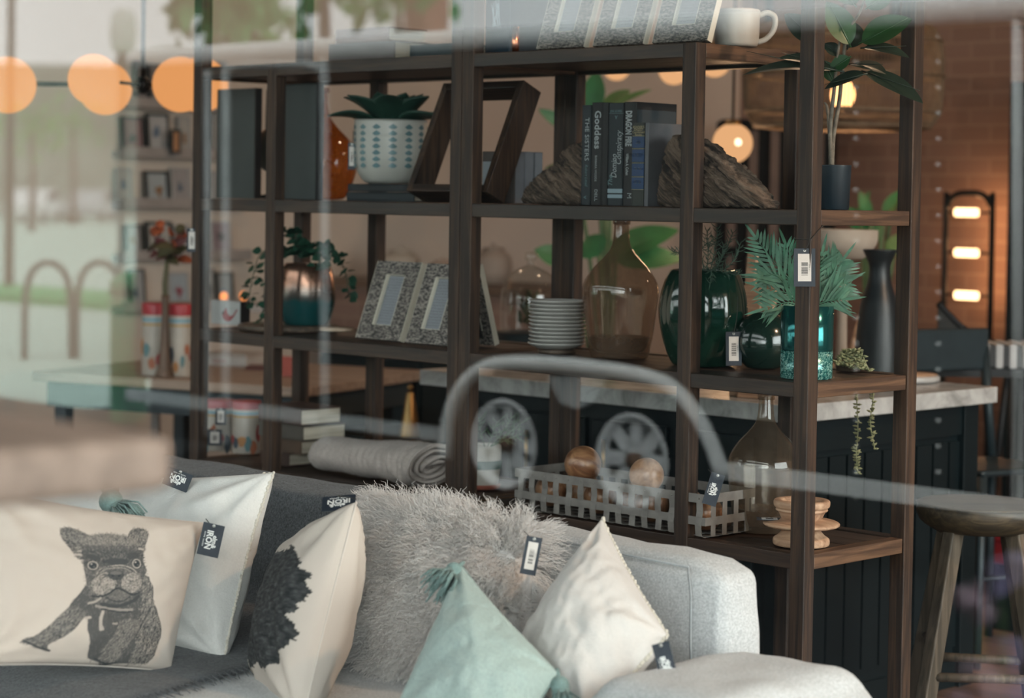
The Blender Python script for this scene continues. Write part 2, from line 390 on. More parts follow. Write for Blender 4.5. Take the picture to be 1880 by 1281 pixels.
# ------------------------------------------------------------------ sofa
m_sofa = fabric('sofa_grey', (.53, .545, .55), 230, .4, .12, mottled=.12)
m_charcoal = fabric('throw_charcoal', (.085, .09, .096), 200, .7, .25, mottled=.35)
def cushion(name, x0, x1, y0, y1, z0, z1, m, parent, puff=.03, nu=40, nv=24, nw=10, seed=0):
    """A boxed cushion: rounded box whose broad faces swell and wrinkle a little."""
    mb = MB(); cx, cy_, cz = (x0+x1)/2, (y0+y1)/2, (z0+z1)/2; hx, hy, hz = (x1-x0)/2, (y1-y0)/2, (z1-z0)/2
    rr = min(hx, hy, hz)*.55
    def P(dx, dy, dz, ax):
        p = Vector((dx*hx, dy*hy, dz*hz))
        q = Vector((max(-hx+rr, min(hx-rr, p.x)), max(-hy+rr, min(hy-rr, p.y)), max(-hz+rr, min(hz-rr, p.z))))
        d = p-q
        if d.length > 1e-9: p = q+d.normalized()*rr
        f = (1-dx*dx*.9)*(1-dy*dy*.9)*(1-dz*dz*.9)
        dd = (dx, dy, dz); nn = Vector((0, 0, 0)); nn[ax] = dd[ax]; g = 1.0
        for i in range(3):
            if i != ax: g *= max(0, 1-dd[i]*dd[i])
        w = .009*N3((p.x*5+seed, p.y*5, p.z*5))+.005*N3((p.x*13+seed, p.y*13, p.z*13))
        p += nn*(puff*g**.6+w*min(1, g*3))
        return (cx+p.x, cy_+p.y, cz+p.z)
    n = 22
    L1 = lambda t: math.sin((t-.5)*PI)*.5*1.0*.35+(2*t-1)*.825 if False else 2*t-1
    for ax in range(3):
        for sg in (-1, 1):
            def fn(a, b, ax=ax, sg=sg):
                a, b = L1(a), L1(b); q = [0, 0, 0]; q[ax] = sg; q[(ax+1) % 3] = a*sg; q[(ax+2) % 3] = b
                return P(*q, ax)
            mb.grid(fn, n, n)
    o = mb.build(name, m, parent)
    md = o.modifiers.new('weld', 'WELD'); md.merge_threshold = .0008
    return o
sofa = thing('sofa', 'low light grey upholstered sofa standing along the shop window with cushions on it', 'sofa', (-1.2, -1.0, 0))
def S(o):
    o.location = Vector(o.location)-Vector(sofa.location); return o
def sp_(mb, name, m, **k): o = mb.build(name, m, sofa, **k); return S(o)
sp_(MB().bounds(-3.0, .66, -1.62, -.44, .12, .30), 'base', m_sofa, bevel=.03)
for a, b in ((-3.0, -1.2), (-1.2, .3)):
    S(cushion('seat_cushion', a, b, -1.66, -.60, .28, .435, m_sofa, sofa, .010, seed=a))
o = cushion('back_cushion', -.95, .275, -.665, -.515, .40, .70, m_sofa, sofa, .018, seed=3); S(o)
pts = [(.205+.018, -.672, .45), (.208+.014, -.678, .55), (.212+.008, -.676, .64), (.205, -.668, .695)]
sm = MB(); sm.tube(pts, .0028, 6)
sm.tube([(.205, -.668, .697), (-.1, -.668, .704), (-.5, -.668, .704), (-.9, -.668, .70)], .0028, 6)
q = sm.build('piping', fabric('piping_grey', (.30, .32, .33), 300, .2), o)
S(cushion('back_cushion', -2.9, -.955, -.665, -.515, .40, .69, m_sofa, sofa, .018, seed=5))
sp_(MB().bounds(-3.0, .22, -.515, -.44, .12, .56), 'backrest', m_sofa, bevel=.025)
S(cushion('arm', .30, .67, -1.12, -.62, .26, .55, m_sofa, sofa, .02, seed=8))
for x in (-2.9, .58):
    for y in (-1.55, -.52):
        sp_(MB().lathe([(.018, 0), (.026, .12)], 12, (x, y, 0)), 'leg', m_dark)
# charcoal throw over back and seat
def throw_fn(a, b):
    u = -1.95+a*(1.17+.22*smooth01((b-.38)*5)+.19*smooth01((b-.55)*2.4))
    path = [(-.46, .50), (-.425, .60), (-.46, .705), (-.58, .728), (-.69, .715), (-.715, .60), (-.74, .475), (-.80, .458), (-1.0, .457), (-1.2, .457), (-1.42, .457), (-1.60, .457), (-1.70, .43), (-1.715, .30)]
    t = b*(len(path)-1); i = min(int(t), len(path)-2); k = t-i; k = k*k*(3-2*k)*.5+k*.5
    v = path[i][0]*(1-k)+path[i+1][0]*k; z = path[i][1]*(1-k)+path[i+1][1]*k
    w = .010*N3((u*3.5, v*3, z*3))+.004*N3((u*11, v*9, z*9))
    return (u+.01*N3((b*4, 1, 2)), v-abs(w)*.6*(z < .7), z+abs(w)*(z > .47))
tb = MB().grid(throw_fn, 60, 90)
th = tb.build('throw_blanket', m_charcoal, solid=.01)
tag(th, 'charcoal wool throw draped over the sofa back and seat behind the cushions', 'throw')
fr = MB()
for k in range(90):
    a = .46+.5*k/89; p = Vector(throw_fn(1.0, a))
    fr.tube([p+Vector((-.01, 0, .004)), p+Vector((.02, rnd.uniform(-.004, .004), .002)), p+Vector((.04, rnd.uniform(-.012, .012), -.004))], [.002, .0018, .001], 4)
fr.build('fringe', m_charcoal, th)
# ------------------------------------------------------------------ the street outside, seen mirrored in the pane
def mir(p): return Vector((p.x, 2*GLASS_Y-p.y, p.z))
TV = 2.9                                          # trailer side, mirrored distance
TY = 2*GLASS_Y-TV
m_asph = mat('asphalt', (.011, .013, .014), .95, spec=.05, vary=.3, vscale=30)
m_conc = mat('pale_concrete', (.34, .46, .40), .9, vary=.1, vscale=2)
m_grass = mat('lawn_grass', (.02, .27, .075), .95, vary=.3, vscale=20)
struct(MB().bounds(-60, 60, TY-1.2, GLASS_Y-.1, -.2, -.002).build('street', m_asph))
struct(MB().bounds(-9, 60, TY-9, TY-1.2, -.2, -.002).build('parking_bay', m_asph))
struct(MB().bounds(-140, 60, -160, TY-1.2, -.2, -.004).build('pavement', m_conc))
struct(MB().bounds(RIGHT_X+.2, 60, GLASS_Y-.1, 60, -.2, -.002).build('side_pavement', mat('side_concrete', (.38, .38, .37), .9)))
struct(MB().bounds(-60, -2, -19.6, -17.9, -.004, .10).build('lawn_verge', m_grass), 'green grass verge across the street', 'grass')
# unseen awning over the shop front, added to block the high sky
struct(MB().bounds(-6.5, 6.5, GLASS_Y-1.8, GLASS_Y-.1, 2.36, 2.44).build('sky_blocker_awning', mat('sky_blocker_canvas', (.04, .05, .05), .9)))
# trailer
m_tr = mat('trailer_paint', (.004, .0055, .006), .7, vary=.1, spec=.03)
m_wh = mat('trailer_white', (.80, .82, .80), .5, vary=.06)
m_gr = mat('trailer_grey', (.36, .39, .39), .5)
u0, u1 = at_y(246, 400, TV).x, 1.6
tr = thing('trailer', 'black box trailer with white fender and twin white wheels, mirrored in the shop window', 'trailer', (-3, TY-1, 0))
def TR(mb, name, m, par=None, **k):
    o = mb.build(name, m, par or tr, **k)
    if par is None: o.location = Vector(o.location)-Vector(tr.location)
    return o
TR(MB().bounds(u0, u1, TY-2.1, TY, .42, 2.14), 'body', m_tr, bevel=.03)
TR(MB().bounds(u0, u1, TY-2.0, TY-.12, .10, .42), 'underframe', m_tr)
TR(MB().tube([(u0, TY+.02, 2.16), (u1, TY+.02, 2.16)], .05, 10), 'roof_trim', m_wh)
TR(MB().bounds(u0, at_y(835, 800, TV).x, TY, TY+.04, .30, .36), 'sill_rail', m_gr)
TR(MB().bounds(at_y(1340, 868, TV).x, u1, TY, TY+.05, .30, .365), 'sill_rail', m_wh)
fp = [mir(at_y(x, y, TV)) for x, y in ((832, 840), (838, 770), (862, 710), (905, 674), (960, 664), (1050, 668), (1130, 677), (1200, 690), (1250, 712), (1290, 756), (1320, 812), (1342, 872))]
fp = [p+Vector((0, .05, 0)) for p in fp]
TR(MB().tube(spline(fp, 5), .034, 10), 'fender', m_wh)
sk = [mir(at_y(x, y, TV)) for x, y in ((1015, 690), (1125, 690), (1100, 738), (1070, 750), (1040, 738))]
o = MB().prism([(p.x, p.z) for p in sk], .03).build('fender_skirt', m_gr, tr); o.location = Vector((0, TY+.01, 0))-Vector(tr.location)
def wheel(px_, py_):
    p = mir(at_y(px_, py_, TV)); p.z = .335
    Mx = T(p.x, p.y+.03, p.z) @ RX(-PI/2)
    w = thing('wheel', '', ''); bpy.data.objects.remove(w)
    ty = TR(MB().lathe(prof_spline([(.19, -.09), (.29, -.1), (.325, -.06), (.325, .04), (.29, .08), (.20, .075)], 3), 40, M=Mx, cap0=False, cap1=False), 'tyre', mat('tyre_rubber', (.004, .0045, .005), .9, spec=.05))
    rm = MB(); rm.lathe([(.0, .03), (.05, .05), (.06, .045), (.07, .035), (.10, .03)], 40, M=Mx, cap0=False, cap1=False)
    rm.lathe([(.165, .04), (.18, .075), (.20, .085), (.205, .07)], 40, M=Mx, cap0=False, cap1=False)
    for k in range(8):
        a = k*PI/4; A = Mx @ RZ(a); rm.box((.13, 0, .045), (.13, .062, .014), A)
    rm.lathe([(.17, -.02), (.001, -.02)], 30, M=Mx, cap0=False, cap1=False)
    TR(rm, 'rim', mat('wheel_white', (.75, .77, .77), .5), ty)
    hb = MB().lathe([(.035, .03), (.035, .08), (.001, .085)], 16, M=Mx); TR(hb, 'hub', mat('hub_rust', (.12, .06, .03), .7), ty)
wheel(955, 825); wheel(1190, 850)
def door_tube(x0, x1, y0, y1, rr=26):
    c = [(x0, y1), (x0, y0+rr*1.4), (x0+4, y0+rr*.5), (x0+rr*.7, y0+4), (x0+rr*1.6, y0), (x1-rr*1.6, y0-1), (x1-rr*.7, y0+3), (x1-4, y0+rr*.5), (x1, y0+rr*1.4), (x1, y1)]
    return [mir(at_y(x, y, TV))+Vector((0, .03, 0)) for x, y in c]
TR(MB().tube(spline(door_tube(424, 605, 118, 815), 4), .024, 8), 'door_trim', m_gr)
TR(MB().tube([mir(at_y(388, 130, TV))+Vector((0, .02, 0)), mir(at_y(388, 800, TV))+Vector((0, .02, 0))], .022, 8), 'panel_trim', m_gr)
TR(MB().tube([mir(at_y(1874, -40, TV))+Vector((0, .02, 0)), mir(at_y(1874, 930, TV))+Vector((0, .02, 0))], .022, 8), 'panel_trim', m_wh)
rv = MB()
for x in (1573, 1724, 1863):
    for k in range(20): rv.ball(mir(at_y(x, 20+k*47, TV))+Vector((0, .004, 0)), .009, 8, 6)
TR(rv, 'rivet_strip', m_wh)['kind'] = 'stuff'
# bicycle racks, lamp post, pole
m_rack = mat('rack_metal', (.02, .035, .03), .4, .5)
for i, x0 in enumerate((45, 140)):
    pts = []
    for x, y in ((x0, 668), (x0+1, 560), (x0+8, 512), (x0+24, 488), (x0+43, 482), (x0+62, 488), (x0+78, 512), (x0+85, 560), (x0+86, 668)):
        p = at_d(x, y, 18.2+x*.002); pts.append(mir(p))
    g = min(p.z for p in pts)
    pts = [p-Vector((0, 0, g if p.z == g else 0)) for p in pts]
    tag(MB().tube(spline(pts, 5), .03, 8).build('bicycle_rack', m_rack), ('dark hoop shaped bicycle rack by the grass verge, mirrored in the window', 'second dark hoop bicycle rack beside the trailer end, mirrored in the window')[i], 'bicycle rack')
p = mir(at_d(226, 100, 26)); lp = thing('street_lamp', 'black street lamp post with a pale lantern, mirrored above the globe lights', 'street lamp', (p.x, p.y, 0))
MB().lathe([(.10, 0), (.08, .3), (.04, .4), (.035, 2.9), (.10, 2.95), (.09, 3.05), (.05, 3.1)], 16).build('post', m_rack, lp)
MB().lathe(prof_spline([(.05, 3.1), (.13, 3.16), (.16, 3.35), (.13, 3.6), (.04, 3.66)], 4), 20).build('lantern', mat('lantern_glass', (.6, .62, .58), .3), lp)
p = mir(at_d(20, 100, 30)); tag(MB().lathe([(.07, 0), (.05, 4.2)], 12, (p.x, p.y, 0)).build('utility_pole', m_rack), 'dark utility pole at the far side of the street', 'pole')
p = mir(at_d(236, 690, 13.4)); gb0 = thing('litter_bin', 'green litter bin beside the trailer end, mirrored in the window', 'bin', (p.x, p.y, 0)); MB().lathe([(.10, 0), (.11, .02), (.12, .78), (.11, .80)], 24).build('body', mat('bin_green', (.03, .24, .09), .6), gb0); MB().lathe([(.125, .80), (.12, .88), (.06, .93), (.001, .94)], 24).build('lid', mat('bin_green', (.03, .24, .09), .6), gb0)
# trees beyond the trailer
m_leafs = [mat('tree_leaf', (.03, .17, .045), .7, vary=.4, vscale=2), mat('tree_leaf_pale', (.08, .24, .07), .7, vary=.3, vscale=2)]
m_bark = mat('tree_bark', (.07, .055, .045), .9)
def street_tree(px_, py_, dist, rad, hgt, n, k, label):
    p = mir(at_d(px_, py_, dist)); zc = p.z
    t = thing('street_tree', label, 'tree', (p.x, p.y, 0))
    MB().tube([(0, 0, 0), (.05, 0, zc*.5), (0, .05, zc)], [.14, .11, .05], 8).build('trunk', m_bark, t)
    c = MB()
    for i in range(n):
        a, b = rnd.uniform(0, 2*PI), rnd.uniform(-1, 1); r = rnd.random()**.5
        q = Vector((math.cos(a)*math.sqrt(1-b*b)*rad*r, math.sin(a)*math.sqrt(1-b*b)*rad*r, zc+b*hgt*r))
        s = rnd.uniform(.10, .22); A = T(q) @ Euler((rnd.uniform(0, PI), rnd.uniform(0, PI), rnd.uniform(0, PI))).to_matrix().to_4x4()
        c.add([(-s, 0, 0), (0, -s*.5, s*.1), (s, 0, 0), (0, s*.5, s*.1)], [(0, 1, 2, 3)], True, A)
    c.build('crown', m_leafs[k], t)
street_tree(600, -60, 24, 1.5, .75, 200, 0, 'leafy green tree rising above the trailer roof')
street_tree(735, -35, 32, 1.2, .7, 150, 1, 'pale green tree beside the brick chimney, above the trailer roof')
street_tree(395, -20, 19, .6, .8, 130, 0, 'small green tree above the end of the trailer')
street_tree(470, 45, 28, .6, .5, 110, 1, 'short shrubby green tree low behind the trailer roof')
street_tree(60, 235, 75, 2.3, 1.2, 160, 1, 'round pale tree far down the street')
street_tree(135, 225, 90, 2.0, 1.6, 140, 0, 'dark green tree far down the street')
p = mir(at_d(783, 20, 30)); tag(MB().bounds(p.x-.22, p.x+.22, p.y-.22, p.y+.22, 0, 5.0).build('chimney', mat('chimney_brick', (.16, .07, .05), .9)), 'red brick chimney above the trailer roof', 'chimney')
fp0 = mir(at_d(1862, 1130, 2.5)); op = thing('flower_planter', 'grey planter of lavender coloured flowers on the pavement, faintly mirrored beside the stool', 'planter', (fp0.x, fp0.y, 0)); m_pl = mat('planter_grey', (.10, .10, .10), .8)
MB().lathe([(.12, 0), (.17, .55), (.18, .56), (.16, .56), (.15, .5), (.001, .5)], 28).build('pot', m_pl, op)
for k in range(11):
    a = rnd.uniform(0, 2*PI); r = rnd.uniform(.02, .10); zz = rnd.uniform(.78, 1.02); q = Vector((math.cos(a)*r, math.sin(a)*r, zz)); MB().tube([(0, 0, .5), (q.x*.5, q.y*.5, .5+(zz-.5)*.6), q], [.004, .003, .002], 5).build('stem', m_leafs[0] if False else mat('planter_green', (.10, .22, .05), .6), op)
    fl_ = MB()
    for g in range(7): fl_.ball(q+Vector((rnd.uniform(-.018, .018), rnd.uniform(-.018, .018), rnd.uniform(-.012, .02))), .014, 8, 6)
    fl_.build('blossom', mat('blossom_lilac', (.30, .27, .45), .7) if k % 3 else mat('blossom_pink', (.42, .30, .36), .7), op)
def car(px_, dist, col, label):
    p = mir(at_d(px_, 400, dist)); c = thing('car', label, 'car', (p.x, p.y, 0), .8)
    b = [(-2.1, .3), (2.1, .3), (2.15, .8), (1.2, .95), (.7, 1.45), (-1.2, 1.5), (-2.0, 1.0)]
    MB().prism(b, 1.7).build('body', mat('car_'+label.split()[0], col, .3), c, (0, -.85, 0), bevel=.08)
    MB().prism([(-1.25, 1.02), (1.0, 1.0), (.62, 1.38), (-1.1, 1.42)], 1.74).build('window_glass', m_dark, c, (0, -.87, 0))
    for x in (-1.3, 1.35):
        for y in (-.78, .78): MB().lathe([(.3, -.1), (.3, .1)], 20, M=T(x, y, .3) @ RX(PI/2)).build('wheel', m_dark, c)
car(60, 95, (.6, .62, .62), 'white parked car far along the street'); car(165, 100, (.30, .33, .34), 'silver parked car beside the far trees')
fbp = mir(at_d(90, 330, 125)); fbo = MB().bounds(-19, 13, -6, 6, 0, 8.4).build('far_building', mat('far_wall', (.15, .18, .155), .95, vary=.35, vscale=.25), None, (fbp.x, fbp.y, 0)); fbo.rotation_euler.z = -YAW
struct(fbo, 'low grey building at the end of the street', 'building')
# ------------------------------------------------------------------ cushions on the sofa
def bil(TL, TR_, BL, BR, s, t):
    a = (s+1)/2; b = (t+1)/2
    return (TL*(1-a)+TR_*a)*b+(BL*(1-a)+BR*a)*(1-b)
class Pillow: pass
def pillow(label, TL, TR_, BL, BR, thick, m, e=.06, nu=70, nv=60, wr=.006, crease=.008, seed=0, paint=None, cat='cushion', back=.85, par=.42, name='throw_pillow', parent=None, flop=0, nback=(28, 24)):
    P = Pillow(); c = (TL+TR_+BL+BR)/4
    X = (TR_-TL)+(BR-BL); Y = (TL-BL)+(TR_-BR); n = X.cross(Y).normalized(); P.c, P.n = c, n
    P.X, P.Y = X.normalized(), Y.normalized()
    def f(s, t, side=1):
        s2 = s*(1-e*(1-t*t)); t2 = t*(1-e*(1-s*s))
        p = bil(TL, TR_, BL, BR, s2, t2)
        g = max(0, (1-s*s)*(1-t*t)); h = thick*.5*g**par*(1 if side > 0 else back)
        w = wr*N3((s*2.2+seed, t*2.2, side*3))*min(1, g*4)+wr*.4*N3((s*7+seed, t*6, side*5))*min(1, g*5)
        for cs in (-1, 1):
            for ct in (-1, 1):
                dx, dy = s-cs, t-ct; d = math.hypot(dx, dy)
                w += crease*math.exp(-d*1.7)*math.sin(math.atan2(dy*ct, dx*cs)*9+seed)*min(1, g*7+.05)*min(1, d*2)
        return p+n*(side*h+w)-c+Vector((0, 0, -flop*g))
    P.f = f
    mb = MB(); sp = lambda a: math.sin((2*a-1)*PI/2)*.55+(2*a-1)*.45
    mb.grid(lambda a, b: f(sp(a), sp(b), 1), nu, nv)
    if paint is not None:
        A = np.array([[sp(i/nu), sp(j/nv)] for j in range(nv+1) for i in range(nu+1)])
        col = paint(A[:, 0], A[:, 1])
    nf = len(mb.v)
    mb.grid(lambda a, b: f(-sp(a), sp(b), -1), *nback)
    if paint is not None: mb.col = np.vstack([col, np.repeat(np.array([paint(np.array([9.]), np.array([9.]))[0]]), len(mb.v)-nf, 0)])
    if parent is None: P.root = thing(name, label, cat, c)
    else: P.root = parent
    P.ob = mb.build('cover', m, P.root)
    return P
def border(P, n=60, off=0):
    out = []
    for a, b in (((-1, -1), (1, -1)), ((1, -1), (1, 1)), ((1, 1), (-1, 1)), ((-1, 1), (-1, -1))):
        for k in range(n):
            q = k/n; out.append(P.f(a[0]+(b[0]-a[0])*q, a[1]+(b[1]-a[1])*q, 1))
    return out
def picot(P, m, r=.0045, n=60, beads=True):
    mb = MB(); pts = border(P, n); mb.tube(pts, r*.6, 6, closed=True)
    if beads:
        for p in pts: mb.ball(p+Vector((rnd.uniform(-1, 1), rnd.uniform(-1, 1), rnd.uniform(-1, 1)))*.0015, r*rnd.uniform(.7, 1.2), 6, 4)
    return mb.build('edge_trim', m, P.root)
def tassel(P, at, d, length, m, r=.016, n=46):
    at = Vector(at); d = Vector(d).normalized(); mb = MB()
    mb.tube([at-d*.01, at+d*.018], [.004, .006], 6)
    mb.ball(at+d*.024, r*.85, 12, 8)
    mb.tube([at+d*.036, at+d*.042], [r*.8, r*.8], 10)
    side = d.orthogonal().normalized(); s2 = d.cross(side)
    for k in range(n):
        a = rnd.uniform(0, 2*PI); q = math.sqrt(rnd.random())*r*.8; sw = rnd.uniform(.8, 1.7)
        b = at+d*.04+(side*math.cos(a)+s2*math.sin(a))*q
        e1 = at+d*(.04+length*.5)+(side*math.cos(a)+s2*math.sin(a))*q*1.5*sw
        e2 = at+d*(.04+length*rnd.uniform(.85, 1.05))+(side*math.cos(a)+s2*math.sin(a))*q*1.7*sw+Vector((0, 0, -.006))
        mb.tube([b, e1, e2], [.0022, .002, .0016], 4)
    return mb.build('tassel', m, P.root)
m_tagnavy = mat('tag_card', (.012, .02, .032), .55, vary=.1)
m_tagwhite = mat('tag_print', (.75, .76, .74), .6, vary=.03)
m_black = mat('ink_black', (.012, .012, .013), .6)
m_string = mat('tag_string', (.03, .028, .025), .8)
def price_tag(label, c, X, Y, w, h, style, hang=None, turn=0, bend=0):
    """A navy shop tag: card, printed logo or white barcode sticker, and its string."""
    c = Vector(c); X = Vector(X).normalized(); Y = (Vector(Y)-X*Vector(Y).dot(X)).normalized(); Z = X.cross(Y)
    R = Matrix((X, Y, Z)).transposed().to_4x4()
    t = thing('price_tag', label, 'tag', c)
    t.matrix_world = Matrix.Translation(c) @ R
    MB().box((0, 0, 0), (w, h, .0016)).build('card', m_tagnavy, t)
    if style == 'logo':
        k = min(w, h); Mx = RZ(turn); wide = h if abs(math.sin(turn)) > .5 else w; tall = w if abs(math.sin(turn)) > .5 else h
        text_obj('lettering', 'elm&', tall*.30, m_tagwhite, t, Mx @ T(wide*.04, tall*.17, .0011), .0002, .95, bold=.0004)
        text_obj('lettering', 'IRON', tall*.40, m_tagwhite, t, Mx @ T(0, -tall*.10, .0011), .0002, .9, bold=.0006)
        text_obj('lettering', 'HOME  GOODS', tall*.10, m_tagwhite, t, Mx @ T(0, -tall*.33, .0011), .0002)
    else:
        s = MB().box((0, 0, .0011), (w*.62, h*.72, .0006)).build('sticker', mat('sticker_paper', (.62, .58, .54), .7, vary=.04), t)
        bc = MB(); y = -h*.20
        while y < h*.16:
            b = rnd.choice((.6, 1, 1.6))*h*.014; bc.box((0, y, .0015), (w*.30, b, .0003)); y += b+rnd.choice((.8, 1.2, 2))*h*.012
        bc.build('barcode', m_black, s)
        text_obj('lettering', '2 8 4 0 1', h*.055, m_black, s, T(w*.22, 0, .0015) @ RZ(-PI/2), .0001)
    MB().lathe([(.002, -.001), (.0035, -.001), (.0035, .0012), (.002, .0012)], 12, (0, h*.44, 0)).build('eyelet', mat('eyelet_metal', (.4, .4, .38), .3, 1), t)
    if hang is not None:
        Ri = (Matrix.Translation(c) @ R).inverted(); a = Vector((0, h*.44, .001)); b = Ri @ Vector(hang)
        MB().tube(spline([a, (a+b)/2+Vector((.002, -.003, .003)), b], 4), .0009, 5).build('string', m_string, t)
    return t

# -- the printed bulldog
class Canvas:
    def __init__(s, x0, y0, x1, y1, res):
        s.x0, s.y0, s.res = x0, y0, res; s.w, s.h = int((x1-x0)*res), int((y1-y0)*res)
        s.a = np.ones((s.h, s.w), np.float32); s.mask = np.zeros((s.h, s.w), bool)
        s.X, s.Y = np.meshgrid((np.arange(s.w)+.5)/res+x0, (np.arange(s.h)+.5)/res+y0)
    def inside(s, poly):
        r = np.zeros((s.h, s.w), bool); n = len(poly)
        for i in range(n):
            xa, ya = poly[i]; xb, yb = poly[(i+1) % n]
            if ya == yb: continue
            r ^= ((s.Y < ya) != (s.Y < yb)) & (s.X < (xb-xa)*(s.Y-ya)/(yb-ya)+xa)
        return r
    def fill(s, poly, tone):
        poly = [tuple(p)[:2] for p in spline([(x, y, 0) for x, y in poly]+[(*poly[0], 0)], 4)]
        k = s.inside(poly); s.a[k] = tone; s.mask |= k; return k
    def oval(s, cx, cy, rx, ry, tone, rot=0):
        dx, dy = s.X-cx, s.Y-cy; c, q = math.cos(rot), math.sin(rot)
        k = ((dx*c+dy*q)/rx)**2+((-dx*q+dy*c)/ry)**2 < 1; s.a[k] = tone; return k
    def line(s, pts, wd, tone):
        pts = spline([(x, y, 0) for x, y in pts], 8)
        for a, b in zip(pts[:-1], pts[1:]):
            x0, x1 = min(a.x, b.x)-wd-1, max(a.x, b.x)+wd+1; y0, y1 = min(a.y, b.y)-wd-1, max(a.y, b.y)+wd+1
            i0, i1 = max(0, int((x0-s.x0)*s.res)), min(s.w, int((x1-s.x0)*s.res)+1); j0, j1 = max(0, int((y0-s.y0)*s.res)), min(s.h, int((y1-s.y0)*s.res)+1)
            if i1 <= i0 or j1 <= j0: continue
            X, Y = s.X[j0:j1, i0:i1], s.Y[j0:j1, i0:i1]; d = b-a; l2 = d.x*d.x+d.y*d.y+1e-9
            t = np.clip(((X-a.x)*d.x+(Y-a.y)*d.y)/l2, 0, 1); k = (X-a.x-t*d.x)**2+(Y-a.y-t*d.y)**2 < (wd/2)**2
            s.a[j0:j1, i0:i1][k] = tone
    def fur(s, k, n, ln, wd, lo, hi, fld):
        ys, xs = np.nonzero(k)
        if not len(ys): return
        for _ in range(n):
            i = rnd.randrange(len(ys)); x, y = s.X[ys[i], xs[i]], s.Y[ys[i], xs[i]]; a = fld(x, y)+rnd.gauss(0, .3); q = ln*rnd.uniform(.6, 1.3)
            s.line([(x, y), (x+math.cos(a)*q, y+math.sin(a)*q)], wd*rnd.uniform(.7, 1.3), rnd.uniform(lo, hi))
    def get(s, x, y):
        i = np.clip(((x-s.x0)*s.res-.5), 0, s.w-1.001); j = np.clip(((y-s.y0)*s.res-.5), 0, s.h-1.001)
        i0, j0 = i.astype(int), j.astype(int); fi, fj = i-i0, j-j0; a = s.a
        return a[j0, i0]*(1-fi)*(1-fj)+a[j0, i0+1]*fi*(1-fj)+a[j0+1, i0]*(1-fi)*fj+a[j0+1, i0+1]*fi*fj
def bulldog():
    cv = Canvas(-10, 962, 290, 1236, 3); Q = 4.27
    z = lambda pts: [(x/Q, y/Q+940) for x, y in pts]
    arm = cv.fill(z([(360, 780), (290, 850), (220, 930), (130, 1000), (80, 1012), (45, 1045), (90, 1058), (150, 1078), (200, 1088), (268, 1112), (236, 1068), (330, 1012), (400, 950), (450, 885), (490, 840), (440, 790)]), .16)
    body = cv.fill(z([(470, 620), (430, 680), (395, 725), (358, 785), (450, 850), (490, 880), (500, 950), (535, 1030), (558, 1100), (590, 1158), (690, 1185), (750, 1212), (830, 1195), (1000, 1196), (1080, 1192), (1120, 1130), (1140, 1040), (1135, 960), (1100, 880), (1068, 815), (1025, 740), (1022, 650), (990, 585), (950, 540), (700, 560)]), .13)
    rad = lambda x, y: math.atan2(y-1052, x-168)
    down = lambda x, y: 1.9+.5*math.sin(x*.08)
    back = body & (cv.X > 218)
    cv.fur(arm, 900, 4.5, .55, .25, .62, lambda x, y: 2.5); cv.fur(arm, 350, 3.5, .6, .05, .1, lambda x, y: 2.5)
    cv.fur(body, 1100, 5, .55, .14, .40, down); cv.fur(back, 1300, 5, .6, .30, .75, lambda x, y: 1.9+rnd.gauss(0, .4)); cv.fur(back, 500, 4, .7, .04, .1, lambda x, y: 1.9)
    leg = cv.fill(z([(770, 880), (860, 870), (940, 900), (900, 1000), (850, 1100), (820, 1185), (720, 1180), (665, 1130), (700, 1040), (740, 960)]), .20)
    cv.fur(leg, 900, 5, .55, .3, .62, lambda x, y: 2.1); cv.fur(leg, 300, 4, .6, .06, .12, lambda x, y: 2.1)
    chest = cv.fill(z([(560, 830), (700, 850), (760, 880), (735, 960), (690, 1050), (640, 1120), (580, 1120), (530, 1010), (510, 900)]), .13); cv.fur(chest, 350, 5, .5, .09, .24, lambda x, y: 1.6)
    cv.line(z([(612, 825), (596, 880), (605, 955)]), 6, .75); cv.line(z([(590, 900), (622, 955)]), 4, .7); cv.line(z([(700, 912), (740, 910)]), 3.4, .6); cv.line(z([(480, 872), (512, 866)]), 5, .75)
    cv.line(z([(1000, 790), (960, 900), (925, 1000), (945, 1010)]), 2, .06); cv.line(z([(1028, 760), (1000, 850), (950, 960)]), 1.4, .5)
    cv.line(z([(640, 1160), (760, 1195), (830, 1185)]), 2, .06); cv.line(z([(60, 1030), (150, 1075), (265, 1108)]), 3, .06)
    hd = cv.fill(z([(520, 228), (600, 213), (700, 208), (780, 218), (850, 237), (905, 300), (945, 360), (945, 440), (962, 500), (945, 540), (932, 600), (905, 650), (880, 690), (820, 735), (740, 752), (640, 742), (560, 722), (505, 690), (482, 640), (468, 560), (455, 470), (455, 400), (470, 300), (490, 252)]), .15)
    for ear in ([(320, 172), (350, 155), (410, 165), (470, 195), (525, 232), (480, 290), (460, 370), (448, 420), (405, 405), (375, 340), (335, 270), (315, 215)], [(830, 225), (870, 175), (920, 156), (980, 160), (1006, 182), (1000, 240), (975, 300), (957, 350), (915, 340), (880, 285)]):
        k = cv.fill(z(ear), .15); cv.fur(k, 420, 4.5, .55, .28, .66, rad); cv.fur(k, 140, 3, .6, .04, .09, rad)
    cv.fur(hd, 1700, 4.5, .5, .20, .50, rad); cv.fur(hd & (cv.Y < 1012), 700, 4.5, .5, .32, .6, rad); cv.fur(hd & (cv.Y > 1020) & (cv.Y < 1050), 420, 4, .9, .05, .12, rad)
    cv.line(z([(395, 378), (440, 382)]), 4, .75); cv.line(z([(420, 352), (445, 350)]), 3, .7); cv.line(z([(912, 325), (950, 330)]), 4, .7)
    cv.oval(*z([(720, 430)])[0], 22, 6, .09); cv.oval(*z([(540, 400)])[0], 14, 5, .10, .2); cv.oval(*z([(845, 385)])[0], 12, 6, .10, -.3)
